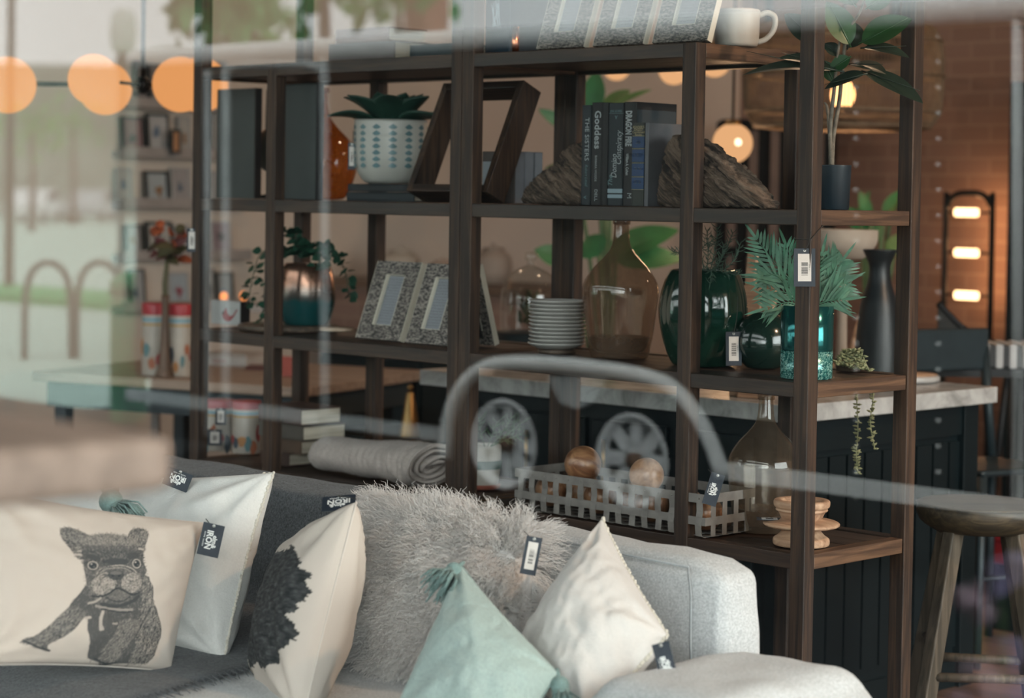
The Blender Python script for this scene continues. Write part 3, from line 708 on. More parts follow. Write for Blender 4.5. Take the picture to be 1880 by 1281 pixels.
    cv.line(z([(560, 530), (600, 490), (690, 466), (770, 464), (850, 490), (890, 540)]), 2.2, .66); cv.line(z([(590, 520), (650, 488), (770, 482), (835, 510)]), 1.5, .55); cv.line(z([(575, 512), (640, 476), (780, 472), (860, 505)]), 1.2, .05)
    for cx, cyy, rx, ry in ((608, 618, 104, 78), (840, 598, 86, 80)):
        a, b = z([(cx, cyy)])[0]; k = cv.oval(a, b, rx/Q, ry/Q, .42)
        cv.fur(k, 620, 2.4, .6, .62, .86, lambda x, y: rnd.uniform(0, 6.3)); cv.fur(k, 260, 2.2, .6, .08, .2, lambda x, y: rnd.uniform(0, 6.3))
        cv.line([(a+math.cos(t)*rx/Q, b+math.sin(t)*ry/Q) for t in [i*.35 for i in range(19)]], 1.0, .08)
    cv.line(z([(545, 600), (580, 545), (640, 520), (690, 560), (722, 610)]), 1.6, .66); cv.line(z([(560, 640), (610, 560), (660, 545)]), 1.0, .08)
    a, b = z([(716, 538)])[0]; cv.oval(a, b, 15, 9, .10); cv.oval(a, b-4, 11, 3.5, .24); cv.oval(a-6, b+1, 2.6, 1.8, .02); cv.oval(a+6, b+1, 2.6, 1.8, .02); cv.line(z([(722, 565), (724, 625)]), 1.6, .05)
    cv.oval(*z([(740, 690)])[0], 19, 13, .2); cv.fur(cv.oval(*z([(740, 690)])[0], 17, 11, .22), 160, 2.5, .6, .05, .5, lambda x, y: rnd.uniform(0, 6.3))
    cv.line(z([(520, 705), (600, 705), (660, 680), (728, 640), (800, 672), (850, 690), (905, 672)]), 3.2, .05); cv.line(z([(640, 712), (700, 740), (770, 738), (830, 705)]), 2, .06)
    cv.line(z([(495, 758), (550, 745), (592, 718)]), 4, .66); cv.line(z([(560, 778), (650, 795), (760, 806), (850, 805)]), 4.5, .5); cv.line(z([(600, 800), (760, 822), (850, 818)]), 2.5, .06); cv.line(z([(600, 765), (720, 780), (850, 740), (900, 700)]), 6, .08)
    for cx, cyy, rx, ry in ((531, 464, 45, 35), (882, 446, 38, 38)):
        a, b = z([(cx, cyy)])[0]
        cv.oval(a, b, rx/Q*1.15, ry/Q*1.15, .05); cv.oval(a, b, rx/Q, ry/Q, .78); cv.oval(a, b, rx/Q*.8, ry/Q*.8, .16); cv.oval(a, b+.4, rx/Q*.62, ry/Q*.66, .04); cv.oval(a-2.4, b-2.4, 1.6, 1.3, .85); cv.oval(a+2.6, b+2.6, 1.8, 1.0, .3)
    return cv
PAPER = np.array([.56, .495, .435]); INK = np.array([.012, .022, .029])
dogc = bulldog()
dTL, dTR, dBR, dBL = (-38, 897), (374, 960), (312, 1232), (-62, 1222)
def dog_paint(s, t):
    if s[0] > 5: return np.array([PAPER])
    e = .05; s2 = s*(1-e*(1-t*t)); t2 = t*(1-e*(1-s*s)); a = (s2+1)/2; b = (t2+1)/2
    q = lambda i: (dTL[i]*(1-a)+dTR[i]*a)*b+(dBL[i]*(1-a)+dBR[i]*a)*(1-b)
    x, y = q(0), q(1); k = dogc.get(x, y); out = (x < -9) | (x > 289) | (y < 963) | (y > 1235); k[out] = 1
    return INK[None]*(1-k[:, None])+PAPER[None]*k[:, None]
ad = at_d
p1 = pillow('oblong cream cushion printed with a dark bulldog puppy, leaning on the sofa', ad(*dTL, 4.18), ad(*dTR, 4.56), ad(*dBL, 4.02), ad(*dBR, 4.43), .13, painted('printed_linen', .85, .25), .05, 420, 290, .006, .007, 1, dog_paint)
picot(p1, fabric('cream_trim', (.62, .56, .50), 300, .2), .0035, 50, False)
m_linen = fabric('white_linen', (.70, .69, .66), 300, .45, .06, sheen=.1)
m_lintrim = fabric('linen_trim', (.62, .58, .50), 400, .3, .15)
p2 = pillow('square white linen cushion with beaded seam beside the charcoal throw', at_y(225, 872, -1.03), at_y(503, 868, -1.03), at_y(225, 1205, -1.20), at_y(411, 1214, -1.21), .20, m_linen, .07, 90, 80, .013, .016, 4)
picot(p2, m_lintrim, .0042, 70)
p3 = pillow('white cushion wedged behind the bulldog cushion', at_y(-190, 850, -1.0), at_y(215, 872, -1.0), at_y(-190, 1120, -1.1), at_y(190, 1130, -1.1), .14, m_linen, .07, 50, 40, .01, .012, 9)
m_teal = fabric('teal_cotton', (.36, .45, .42), 300, .6, .14, stretch=(1, 1, .35), sheen=.2)
m_tealt = fabric('teal_tassel', (.19, .28, .265), 300, .4, .25)
p3b = pillow('teal cushion almost hidden behind the bulldog cushion, only its tassel showing', at_d(-60, 950, 4.52), at_d(205, 950, 4.66), at_d(-60, 1120, 4.40), at_d(190, 1120, 4.52), .08, m_teal, .05, 30, 30, .006, .006, 14)
tassel(p3b, at_d(192, 904, 4.52)-p3b.c, at_d(236, 960, 4.5)-at_d(196, 904, 4.52), .045, m_tealt, .030, 130)
# cream cushion seen from its edge, black dog print on its turned-away face
def dark_dog(s, t):
    if s[0] > 5: return np.array([PAPER*1.02])
    jag = np.array([.10*N3((x*3, y*9, 2))+.06*N3((x*11, y*30, 5)) for x, y in zip(s, t)])
    lim = .90-.55*np.clip(np.abs(t+.08)-.34, 0, 1)*3+jag-.16*np.exp(-((t+.16)/.07)**2)
    k = ((s < lim) & (t < .56+jag) & (t > -.72+jag)).astype(float)
    tone = np.array([.5+.5*N3((x*9, y*34, 7))+.35*N3((x*22, y*60, 3)) for x, y in zip(s, t)])
    ink = np.array([.012, .014, .015])[None]+np.clip(tone, 0, 1)[:, None]**2*np.array([.10, .10, .10])[None]
    return ink*k[:, None]+(PAPER*1.02)[None]*(1-k[:, None])
p4 = pillow('cream cushion turned edge on, black shaggy dog print on its side', at_d(566, 985, 4.72), at_d(654, 922, 4.34), at_d(478, 1275, 4.52), at_d(556, 1325, 4.16), .20, painted('printed_canvas', .85, .25), .05, 130, 170, .008, .012, 6, dark_dog, back=.95)
picot(p4, fabric('cream_trim', (.62, .56, .50), 300, .2), .0035, 50, False)
# teal cushion with tassels
p6 = pillow('pale teal cushion with tasselled corners in front of the fluffy white one', at_d(846, 1036, 4.20), at_d(1026, 1236, 4.02), at_d(704, 1355, 4.0), at_d(930, 1400, 3.88), .20, m_teal, .05, 80, 80, .008, .008, 12, par=.5)
tassel(p6, at_d(846, 1036, 4.20)-p6.c, at_d(806, 1068, 4.14)-at_d(850, 1030, 4.2), .045, m_tealt, .02, 70)
tassel(p6, at_d(1024, 1236, 4.02)-p6.c, at_d(1030, 1300, 3.98)-at_d(1018, 1230, 4.02), .05, m_tealt, .022, 70)
picot(p6, m_tealt, .0026, 50, False)
p7 = pillow('white cushion with frayed seam and navy tag, propped on the light grey sofa back', at_d(1106, 952, 4.40), at_d(1226, 1166, 4.14), at_d(935, 1215, 4.26), at_d(1078, 1350, 4.02), .21, fabric('white_cotton', (.64, .61, .58), 320, .4, .06), .05, 90, 80, .010, .012, 21, par=.5)
picot(p7, m_lintrim, .0042, 60)
# long haired fleece cushion
m_fleece = fabric('fleece_hide', (.82, .79, .77), 200, .5, .1)
p5 = pillow('fluffy white long haired fleece cushion in the middle of the sofa', at_y(700, 925, -.80), at_y(972, 972, -.80), at_y(690, 1300, -.95), at_y(955, 1290, -.95), .20, m_fleece, .02, 60, 60, .006, .004, 30, par=.38)
def wool():
    m, n, o = _new('fleece_wool'); d = n.nodes.new('ShaderNodeBsdfDiffuse'); t = n.nodes.new('ShaderNodeBsdfTranslucent'); x = n.nodes.new('ShaderNodeMixShader'); x.inputs[0].default_value = .3
    nz = _noise(n, _coords(n, 'Object', (1, 1, 1)), 9, 2); r = _ramp(n, nz.outputs[0], [(.3, (.93, .89, .86)), (.7, (.97, .95, .93))])
    for b in (d, t): n.links.new(r.outputs[0], b.inputs[0])
    n.links.new(d.outputs[0], x.inputs[1]); n.links.new(t.outputs[0], x.inputs[2]); n.links.new(x.outputs[0], o.inputs[0]); return m
def fleece(P, n, seed):
    r = np.random.default_rng(seed); V = []; F = []; K = 8
    base = 0
    clump = [(r.uniform(-1, 1), r.uniform(-1, 1), r.normal(0, 1, 3)) for _ in range(260)]
    cs = np.array([[c[0], c[1]] for c in clump])
    for i in range(n):
        s, t = r.uniform(-1, 1), r.uniform(-1, 1); side = 1
        if i % 6 == 0:                                   # dense along the border
            q = r.integers(0, 3); s, t = [(r.uniform(-1, 1), .97), (.97, r.uniform(-1, 1)), (-.97, r.uniform(-1, 1))][q]
            side = r.choice((-1, 1))
        p = np.array(P.f(s, t, side)); j = np.argmin((cs[:, 0]-s)**2+(cs[:, 1]-t)**2); cj = clump[j][2]
        nn = np.array(P.n)*side; out = np.array(P.X)*s**3+np.array(P.Y)*t**3
        d = nn*.75+out*.9+cj*.25+r.normal(0, .16, 3)+np.array((0, 0, -.15)); d /= np.linalg.norm(d)
        a = np.cross(d, r.normal(0, 1, 3)); a /= np.linalg.norm(a); b = np.cross(d, a)
        ln = r.uniform(.05, .095); ph = r.uniform(0, 6.28); fr = r.uniform(9, 16); am = r.uniform(.0025, .006); w = r.uniform(.0006, .0011)
        for k in range(K):
            u = k/(K-1); c = p+d*ln*u+np.array((0, 0, -.022))*u*u+(a*math.cos(ph+fr*u)+b*math.sin(ph+fr*u))*am*min(1, u*2)
            tw = w*(1-.6*u)
            V += [c+a*tw, c-a*tw*.5+b*tw*.87, c-a*tw*.5-b*tw*.87]
        for k in range(K-1):
            o = base+k*3
            F += [(o, o+1, o+4, o+3), (o+1, o+2, o+5, o+4), (o+2, o, o+3, o+5)]
        base += K*3
    mb = MB(); mb.v = [tuple(v) for v in V]; mb.f = F; mb.sm = [True]*len(F)
    return mb.build('fleece_hair', wool(), P.root)
fleece(p5, 28000, 3)
# shop tags pinned to the cushions
CX, CYv = RT, UP
price_tag('navy shop tag with white logo pinned to the bulldog cushion', ad(387, 991, 4.50), RT*.97-UP*.22, UP+RT*.18, 40/ppm(ad(387, 991, 4.5)), 60/ppm(ad(387, 991, 4.5)), 'logo', ad(378, 952, 4.53), -PI/2)
price_tag('navy tag lying over the top corner of the edge on cream cushion', ad(622, 923, 4.42), RT*.98+UP*.1, fw*.9+UP*.42, 62/ppm(ad(622, 923, 4.42)), .055, 'logo', ad(654, 916, 4.37), PI)
price_tag('navy tag with pale sticker caught in the fleece cushion', ad(975, 1020, 4.30), RT*.94-UP*.2+fw*.2, UP+RT*-.22, 30/ppm(ad(975, 1020, 4.3)), 70/ppm(ad(975, 1020, 4.3)), 'code', ad(962, 975, 4.36))
price_tag('navy logo tag hanging down the corner of the white frayed cushion', ad(1222, 1218, 4.02), RT*.95+UP*.25, UP+RT*.16, 32/ppm(ad(1222, 1218, 4.06)), 78/ppm(ad(1222, 1218, 4.06)), 'logo', ad(1222, 1168, 4.13), -PI/2)
price_tag('dark logo tag peeking over the top of the white linen cushion', ad(326, 880, 4.78), RT*.9-UP*.35, UP+RT*.3, 48/ppm(ad(326, 880, 4.78)), 34/ppm(ad(326, 880, 4.78)), 'logo', ad(300, 872, 4.78), PI)
# ------------------------------------------------------------------ goods on the shelves
def proj(p):
    d = Vector(p)-CAM; z = d.dot(fw); return 940+FPX*d.dot(RT)/z, 640.5+SHY-FPX*d.dot(UP)/z
def su(px_, v, z):                       # u where the column px_ meets depth v at height z
    y = 400
    for _ in range(4):
        p = at_y(px_, y, v); y = proj((p.x, v, z))[1]
    return p.x
EPS = .001
m_page = mat('book_pages', (.52, .47, .38), .9, stretch=(1, 1, 60), vscale=6, vary=.25)
def rgb(r, g, b): return tuple((x/255/12.92 if x/255 <= .04045 else ((x/255+.055)/1.055)**2.4) for x in (r, g, b))
def book(label, loc, sz, col, rz=0, lay=None, group='books', texts=(), tcol=None, bands=None, cover=None, cat='book', name='book', rough=.55):
    """Upright book: spine faces -y, thickness x, height z, depth y. lay turns it on its side."""
    w, d, h = sz; t = thing(name, label, cat, loc, rz, group)
    R = Matrix.Identity(4)
    if lay: R = lay
    m = mat('cover_%02d%02d%02d' % tuple(int(c*99) for c in col), col, rough, vary=.12, vscale=20, bump=.15, bscale=200)
    cv = MB(); k = .0035
    cv.bounds(-w/2, -w/2+k, 0, d, 0, h, R); cv.bounds(w/2-k, w/2, 0, d, 0, h, R); cv.bounds(-w/2+k, w/2-k, 0, k, 0, h, R)
    cv.build('cover', m, t, bevel=.001)
    MB().bounds(-w/2+k, w/2-k, k, d-.004, .004, h-.004, R).build('pages', m_page, t)
    tm = tcol or m_tagwhite
    for tx in texts:
        s, zf, size, kw = tx
        rot = kw.get('rot', PI/2)       # read down the spine
        Mx = R @ T(kw.get('x', 0)*w, -.0004, zf*h) @ RX(PI/2) @ RZ(-rot)
        text_obj('lettering', s, size, kw.get('m', tm), t, Mx, .0002, kw.get('sx', 1), bold=kw.get('bold', 0), shear=kw.get('shear', 0), fit=kw['fit']*h if 'fit' in kw else None)
    for (z0, z1, mcol) in (bands or ()):
        MB().bounds(-w/2-.0003, w/2+.0003, -.0006, .001, z0*h, z1*h, R).build('band', mcol, t)
    return t
def at_level(px_, v, lv, dz=0): return (su(px_, v, L[lv]), v, L[lv]+dz+EPS)

# --- top board
z1 = L[1]
lay = T(0, 0, 0) @ RY(PI/2)              # lying on its side, spine still to the front
def flat_book(label, px0, px1, v, z, th_, depth, col, group, lv_z=None, **k):
    a, b = su(px0, v, z), su(px1, v, z); ln = b-a
    R = T(0, 0, th_/2) @ RY(PI/2) @ T(0, 0, -ln/2)
    return book(label, ((a+b)/2, v, z+EPS), (th_, depth, ln), col, 0, R, group, **k)
flat_book('worn grey wrapped book at the bottom of the pair on the top shelf', 603, 724, .06, z1, .052, .16, rgb(95, 88, 86), 'books lying on the top shelf')
flat_book('brown cloth book lying on a grey one on the top shelf', 616, 713, .065, z1+.053, .04, .15, rgb(105, 70, 58), 'books lying on the top shelf')
flat_book('dark teal book lying behind the paired books on the top shelf', 752, 835, .10, z1, .04, .18, rgb(20, 42, 48), 'books lying on the top shelf')
b_ = book('deep blue book standing upright beside the photo frames on the top shelf', (su(913, .08, z1), .08, z1+EPS), (.095, .17, .24), rgb(16, 42, 58), 0, None, 'books standing on the top shelf')
fl = MB()
for k in range(9):
    a = rnd.uniform(-.5, .5)+PI/2; x0 = rnd.uniform(-.02, .02)
    fl.tube([(x0, -.0006, .075), (x0+math.cos(a)*.03, -.0006, .105), (x0+math.cos(a)*.05, -.0006, .13+rnd.uniform(0, .02))], .0016, 4)
fl.build('cover_drawing', mat('pale_blue_print', (.35, .45, .5), .7), b_)
cp = at_level(944, .10, 1); tag(MB().lathe([(.012, 0), (.014, .03), (.013, .075)], 20, cp).build('copper_tumbler', mat('copper', (.55, .22, .12), .25, 1)), 'small copper tumbler behind the photo frames on the top shelf', 'tumbler')
# photo frames in bark print
def bark_mat():
    m, n, o = _new('bark_print'); b = n.nodes.new('ShaderNodeBsdfPrincipled'); n.links.new(b.outputs[0], o.inputs[0])
    nz = _noise(n, _coords(n, 'Object', (1, 1, 2.6)), 95, 4, .65, .4)
    r = _ramp(n, nz.outputs[0], [(.42, (.018, .018, .017)), (.49, (.10, .09, .08)), (.55, (.30, .265, .235)), (.75, (.38, .34, .30))])
    nz2 = _noise(n, _coords(n, 'Object', (1, 1, 1)), 14, 2); mx = n.nodes.new('ShaderNodeMix'); mx.data_type = 'RGBA'; mx.blend_type = 'MULTIPLY'; mx.inputs[0].default_value = .5
    r2 = _ramp(n, nz2.outputs[0], [(.35, (.5, .5, .5)), (.6, (1, 1, 1))]); n.links.new(r.outputs[0], mx.inputs[6]); n.links.new(r2.outputs[0], mx.inputs[7])
    n.links.new(mx.outputs[2], b.inputs['Base Color']); b.inputs['Roughness'].default_value = .55; return m
m_bark2 = bark_mat(); m_cream = mat('cream_edge', (.62, .58, .48), .6, vary=.05)
m_letter = mat('letter_paper', (.24, .255, .28), .7, vary=.08); m_ink = mat('letter_ink', (.04, .045, .055), .7)
def photo_frame(label, loc, w, h, lean, rz=0, group='bark print photo frames'):
    t = thing('photo_frame', label, 'photo frame', loc, rz, group)
    R = RX(-lean); d = .018; b = w*.29; bz0, bz1 = h*.18, h*.17
    f = MB()
    f.bounds(-w/2, -w/2+b, 0, d, 0, h, R); f.bounds(w/2-b, w/2, 0, d, 0, h, R); f.bounds(-w/2+b, w/2-b, 0, d, 0, bz0, R); f.bounds(-w/2+b, w/2-b, 0, d, h-bz1, h, R)
    f.build('frame', m_bark2, t)
    e = MB()
    for x in (-w/2-.0006, w/2+.0006): e.bounds(x-.0006, x+.0006, -.0003, d, 0, h, R)
    e.bounds(-w/2+b-.0002, -w/2+b+.0035, -.001, d, bz0, h-bz1, R); e.bounds(w/2-b-.0012, w/2-b, -.0006, d, bz0, h-bz1, R)
    e.bounds(-w/2+b, w/2-b, -.0006, d, h-bz1-.0012, h-bz1, R); e.bounds(-w/2+b, w/2-b, -.0006, d, bz0, bz0+.0012, R)
    e.build('edge', m_cream, t)
    pg = MB().bounds(-w/2+b, w/2-b, d*.55, d*.6, bz0, h-bz1, R).build('letter', m_letter, t)
    wr_ = MB(); zz = h-bz1-.012
    while zz > bz0+.008:
        x = -w/2+b+.006
        while x < w/2-b-.008:
            ln = rnd.uniform(.004, .013); n = 4
            wr_.tube([(R @ Vector((x+ln*q/n, d*.54, zz+rnd.uniform(-.0012, .0018)))) for q in range(n+1)], .0005, 3, cap=False); x += ln+.003
        zz -= .0085
    wr_.build('handwriting', m_ink, pg)
    MB().bounds(-.02, .02, d, d+.003, h*.1, h*.72, R @ T(0, 0, 0)).build('easel_back', m_black, t)
    return t
for i, (a, b) in enumerate(((985, 1083), (1088, 1192), (1197, 1310))):
    v = .055; ua, ub = su(a, v, z1), su(b-12, v, z1)
    photo_frame(('bark print photo frame beside the deep blue book on the top shelf', 'bark print photo frame between two others on the top shelf', 'bark print photo frame beside the cream mug on the top shelf')[i], ((ua+ub)/2, v, z1+.008), ub-ua, .25, .33)
# mug
mz = z1; mu = su(1352, .20, mz)
mg = thing('mug', 'cream stoneware mug with a looped handle on the top shelf corner', 'mug', (mu, .20, mz+EPS))
m_stone = mat('cream_stoneware', (.50, .47, .42), .4, vary=.08)
MB().lathe(prof_spline([(.040, 0), (.052, .004), (.056, .03), (.057, .08), (.058, .088), (.054, .088), (.053, .03), (.04, .01), (.0, .008)], 3), 40).build('body', m_stone, mg)
hd = spline([(.054, 0, .078), (.075, 0, .086), (.094, 0, .075), (.092, 0, .045), (.074, 0, .022), (.052, 0, .012)], 6)
MB().tube([RZ(.75) @ p for p in hd], .007, 10).build('handle', m_stone, mg)

# --- second board
z2 = L[2]
m_slate = mat('slate_green', (.06, .072, .07), .7, vary=.15, vscale=4, bump=.15)
m_slate2 = mat('dark_edge', (.012, .014, .015), .6)
def board(label, pxa, pxb, v, h, d=.022):
    a, b = su(pxa, v, z2), su(pxb, v, z2)
    t = thing('serving_board', label, 'board', ((a+b)/2, v, z2+EPS), 0, 'tall slate boards')
    w = b-a; MB().bounds(-w/2, w/2, 0, d, 0, h).build('slab', m_slate, t, bevel=.003)
    MB().bounds(w/2-.006, w/2+.001, -.001, d+.001, 0, h).build('edge', m_slate2, t)
    return t
board('tall dark slate board standing just inside the first post of the second shelf', 396, 468, .20, .345)
board('tall dark slate board standing beside the amber glass bottle', 512, 581, .10, .345)
pu = su(497, .30, z2)
pd = thing('round_paddle', 'round dark green paddle with a slim handle, upright beside the slate boards', 'paddle', (pu, .30, z2+EPS))
MB().lathe(prof_spline([(.001, -.012), (.06, -.012), (.07, -.006), (.07, .006), (.06, .012), (.001, .012)], 2), 40, M=T(0, 0, .155) @ RX(PI/2)).build('disc', mat('dark_green_lacquer', (.02, .045, .04), .35), pd)
MB().tube([(-.015, 0, .22), (-.015, 0, .345)], [.011, .009], 12).build('handle', m_slate2, pd)
MB().lathe([(.045, 0), (.045, .01), (.012, .016), (.009, .1)], 24).build('foot', m_slate2, pd)
def bottle(label, px_, v, lv, prof, m, name='demijohn', group=None, cat='bottle', seg=56, lip=None, inner=None):
    p = at_level(px_, v, lv); t = thing(name, label, cat, p, 0, group)
    MB().lathe(prof_spline(prof, 6), seg, cap1=False).build('body', m, t)
    if lip: MB().lathe(prof_spline(lip, 3), 32, cap0=False, cap1=False).build('lip', m, t)
    return t
m_amber = thin_glass('amber_glass', (.80, .38, .08), .07, .04, .35, (.55, .24, .05), 9)
bottle('round bellied amber glass bottle behind a slate board', 588, .30, 2, [(.001, .004), (.06, .002), (.085, .02), (.108, .08), (.110, .13), (.092, .18), (.05, .225), (.026, .26), (.019, .30), (.018, .335)], m_amber, 'glass_bottle', lip=[(.018, .330), (.023, .332), (.023, .345), (.017, .346)])
# books under the planter
flat_book('thick black book under the patterned planter', 636, 760, .10, z2, .026, .20, rgb(12, 26, 32), 'books under the planter')
flat_book('dark navy book directly beneath the patterned planter', 638, 758, .105, z2+.027, .022, .19, rgb(10, 20, 26), 'books under the planter')
pz = z2+.0515; pv = .20; pu = su(716, pv, pz)
pt = thing('planter', 'white ceramic planter with rows of teal diamond motifs and fleshy leaves', 'planter', (pu, pv, pz))
prof = [(.05, 0), (.075, .006), (.098, .04), (.106, .09), (.107, .178), (.1045, .18), (.102, .178), (.10, .12), (.0, .115)]
MB().lathe(prof_spline(prof, 3), 56).build('pot', mat('planter_white', (.44, .44, .40), .35, vary=.06), pt)
mo = MB()
for r in range(7):
    zz = .052+r*.0185
    for k in range(14):
        a = 2*PI*(k+.5)/14; R = .1066 if zz > .08 else .1035+.003*(zz-.04)/.04
        A = RZ(a) @ T(R, 0, zz)
        mo.add([(.0006, -.0135, -.001), (.0016, -.005, -.0065), (.0016, .005, -.0065), (.0006, .0135, -.001), (.0014, .007, .004), (.0016, 0, .0085), (.0014, -.007, .004)], [(0, 1, 2, 3, 4, 5, 6)], False, A)
mo.build('diamond_pattern', mat('teal_glaze', (.07, .16, .18), .3), pt)
m_leafd = mat('fleshy_leaf', (.016, .05, .035), .45, vary=.3, vscale=12)
def leaf(mb, base, d, up, ln, wd, curl=.3, fold=.25, nu=6, nv=10, shape=.9, twist=0):
    d = Vector(d).normalized(); up = Vector(up); s = d.cross(up).normalized(); n = s.cross(d).normalized(); base = Vector(base)
    def f(a, b):
        t = b; w = wd*.5*(math.sin(PI*min(1, t**shape))**.75 if 0 < t < 1 else 0); q = (a*2-1)
        ang = curl*t; c = base+d*(ln*t*math.cos(ang*.5))-n*(ln*t*math.sin(ang)*.6)
        return c+s*(q*w)+n*(abs(q)*w*fold)
    return mb.grid(f, nu, nv)
for k in range(15):
    a = k*2.4+.3; el = (.50, .95, 1.3)[k % 3]; ln, wd = (.155, .145, .115)[k % 3], (.115, .105, .085)[k % 3]
    lb = MB(); leaf(lb, (math.cos(a)*.03, math.sin(a)*.03, .165), (math.cos(a)*math.cos(el), math.sin(a)*math.cos(el), math.sin(el)), (0, 0, 1), ln, wd, .55, .35)
    lb.build('leaf', m_leafd, pt, solid=.004)
tp = Vector((su(653, .12, z2+.14), .105, z2+.13)); price_tag('slim navy tag hanging on the patterned planter', tp, (.75, .66, 0), (0, 0, 1), .022, .078, 'code', tp+Vector((.004, .0, .075)))
# tilted open wood box frame
fu0, fu1 = su(757, .07, z2), su(905, .07, z2)
wf_ = thing('wooden_box_frame', 'deep open walnut box frame leaning back behind the middle posts', 'frame', (fu0, .05, z2+EPS))
ww = fu1-fu0; R = RX(-.42) ; dd = .075; hh = .335
R = T(0, .0, .0) @ R
o_ = MB(); o_.bounds(0, .022, 0, dd, 0, hh, R); w1 = o_.build('side_board', m_shz, wf_, bevel=.002)
MB().bounds(ww-.022, ww, 0, dd, 0, hh, R).build('side_board', m_shz, wf_, bevel=.002)
MB().bounds(.022, ww-.022, 0, dd, 0, .022, R).build('rail', m_shx, wf_, bevel=.002)
MB().bounds(.022, ww-.022, 0, dd, hh-.022, hh, R).build('rail', m_shx, wf_, bevel=.002)
wf_.location.z += .031; wf_.location.y = .045
# small grey boxes / books behind the frame
gb = [(884, 940, .10, rgb(52, 48, 46)), ]
v0 = .175
u_a, u_b = su(884, v0, z2), su(944, v0, z2)
for i, (dy, c) in enumerate(((.036, rgb(78, 70, 66)), (.036, rgb(100, 103, 108)), (.034, rgb(84, 88, 93)))):
    y0 = v0+i*.038; t = thing('box_file', ('brown faced small box file with a white label, first of three', 'light grey small box file between two others', 'mid grey small box file, last of three behind the white label')[i], 'box', ((u_a+u_b)/2, y0, z2+EPS), 0, 'small box files')
    w = (u_b-u_a)
    MB().bounds(-w/2, w/2, 0, dy, 0, .143).build('case', mat('boxfile%d_board' % (i+1), c, .7), t, bevel=.002)
    MB().bounds(w/2-.0005, w/2+.0012, .003, dy-.003, .002, .141).build('spine', mat('boxfile_spine', rgb(112, 116, 122), .6), t)
    if i == 0:
        lb = MB().bounds(-w*.47, w*.10, -.0012, 0, .018, .115).build('label', mat('sticker_pale', (.30, .33, .36), .7), t)
        MB().bounds(-w*.16, w*.02, -.0018, -.001, .082, .110).build('barcode', m_ink, lb)
        for q in range(5): text_obj('lettering', ('Storage', 'box set', 'of three', 'grey', '$ 24')[q] if False else ('|| || |', '- -- -', '-- - --', '- - -', '-- --')[q], .011, m_ink, lb, T(-w*.2, -.0014, .075-q*.012) @ RX(PI/2), .0001)
# petrified wood bookends
def rock_mat():
    m, n, o = _new('petrified_wood'); b = n.nodes.new('ShaderNodeBsdfPrincipled'); n.links.new(b.outputs[0], o.inputs[0])
    mp = _coords(n, 'Object', (1, 1, 1)); mp.inputs['Rotation'].default_value = (0, .95, 0)
    mq = n.nodes.new('ShaderNodeMapping'); mq.inputs['Scale'].default_value = (60, 14, 9); n.links.new(mp.outputs[0], mq.inputs[0])
    g = _noise(n, mq, 1.0, 8, .7, 1.2)
    r = _ramp(n, g.outputs[0], [(.38, (.012, .009, .007)), (.46, (.07, .05, .036)), (.58, (.19, .135, .098)), (.76, (.30, .23, .175))])
    n.links.new(r.outputs[0], b.inputs['Base Color']); b.inputs['Roughness'].default_value = .85
    bp = n.nodes.new('ShaderNodeBump'); bp.inputs['Strength'].default_value = .9; bp.inputs['Distance'].default_value = .02
    n.links.new(g.outputs[0], bp.inputs['Height']); n.links.new(bp.outputs[0], b.inputs['Normal']); return m
m_rock = rock_mat()
def rock(label, pts_px, v, depth, lv, seed):
    z = L[lv]; P2 = [Vector((at_y(x, y, v).x, max(z+.001, at_y(x, y, v).z))) for x, y in pts_px]
    cx = sum(p.x for p in P2)/len(P2)
    loop = [tuple(p)[:2] for p in spline([(p.x-cx, p.y-z, 0) for p in P2], 5)]
    loop = [(x, max(0, zz)) for x, zz in loop]
    mb = MB(); n = len(loop); ctr = (sum(x for x, _ in loop)/n, .4*max(q for _, q in loop)); rings = []
    for s_, yy in ((.0, 0), (.35, -.002), (.7, 0), (.9, .004), (1.0, .014), (1.02, depth*.5), (1.0, depth-.012), (.9, depth-.003), (.6, depth), (0, depth)):
        rings.append([(ctr[0]+(x-ctr[0])*s_, yy, max(0, ctr[1]+(q-ctr[1])*s_)) for x, q in loop])
    vs = []
    for R_ in rings:
        for (x, y, q) in R_:
            w = .006*N3((x*22+seed, y*22, q*22))+.004*N3(((x+q)*60+seed, y*20, (q-x)*14))
            vs.append((x+w*.7, y+w, max(0, q+w*(q > .004))))
    fs = [(j*n+i, j*n+(i+1) % n, (j+1)*n+(i+1) % n, (j+1)*n+i) for j in range(len(rings)-1) for i in range(n)]
    mb.add(vs, fs, True)
    o = mb.build('rock_bookend', m_rock, None, (cx, v, z+EPS), subsurf=2)
    dm = bpy.data.textures.new('strata', 'CLOUDS'); dm.noise_scale = .012; dm.noise_depth = 4
    md = o.modifiers.new('strata', 'DISPLACE'); md.texture = dm; md.strength = .02; md.mid_level = .5; md.texture_coords = 'LOCAL'
    return tag(o, label, 'bookend', 'petrified wood bookends')
rock('greyish petrified wood bookend holding the near end of the dark novels beside the box files', [(948, 374), (955, 350), (985, 318), (1018, 300), (1030, 275), (1066, 262), (1072, 300), (1072, 374), (1010, 374)], .09, .09, 2, 3)
rock('rugged brown petrified wood bookend slanting down beside the grey book', [(1196, 380), (1204, 325), (1219, 256), (1240, 252), (1280, 265), (1325, 298), (1368, 340), (1398, 384), (1330, 384), (1260, 382)], .05, .085, 2, 17)
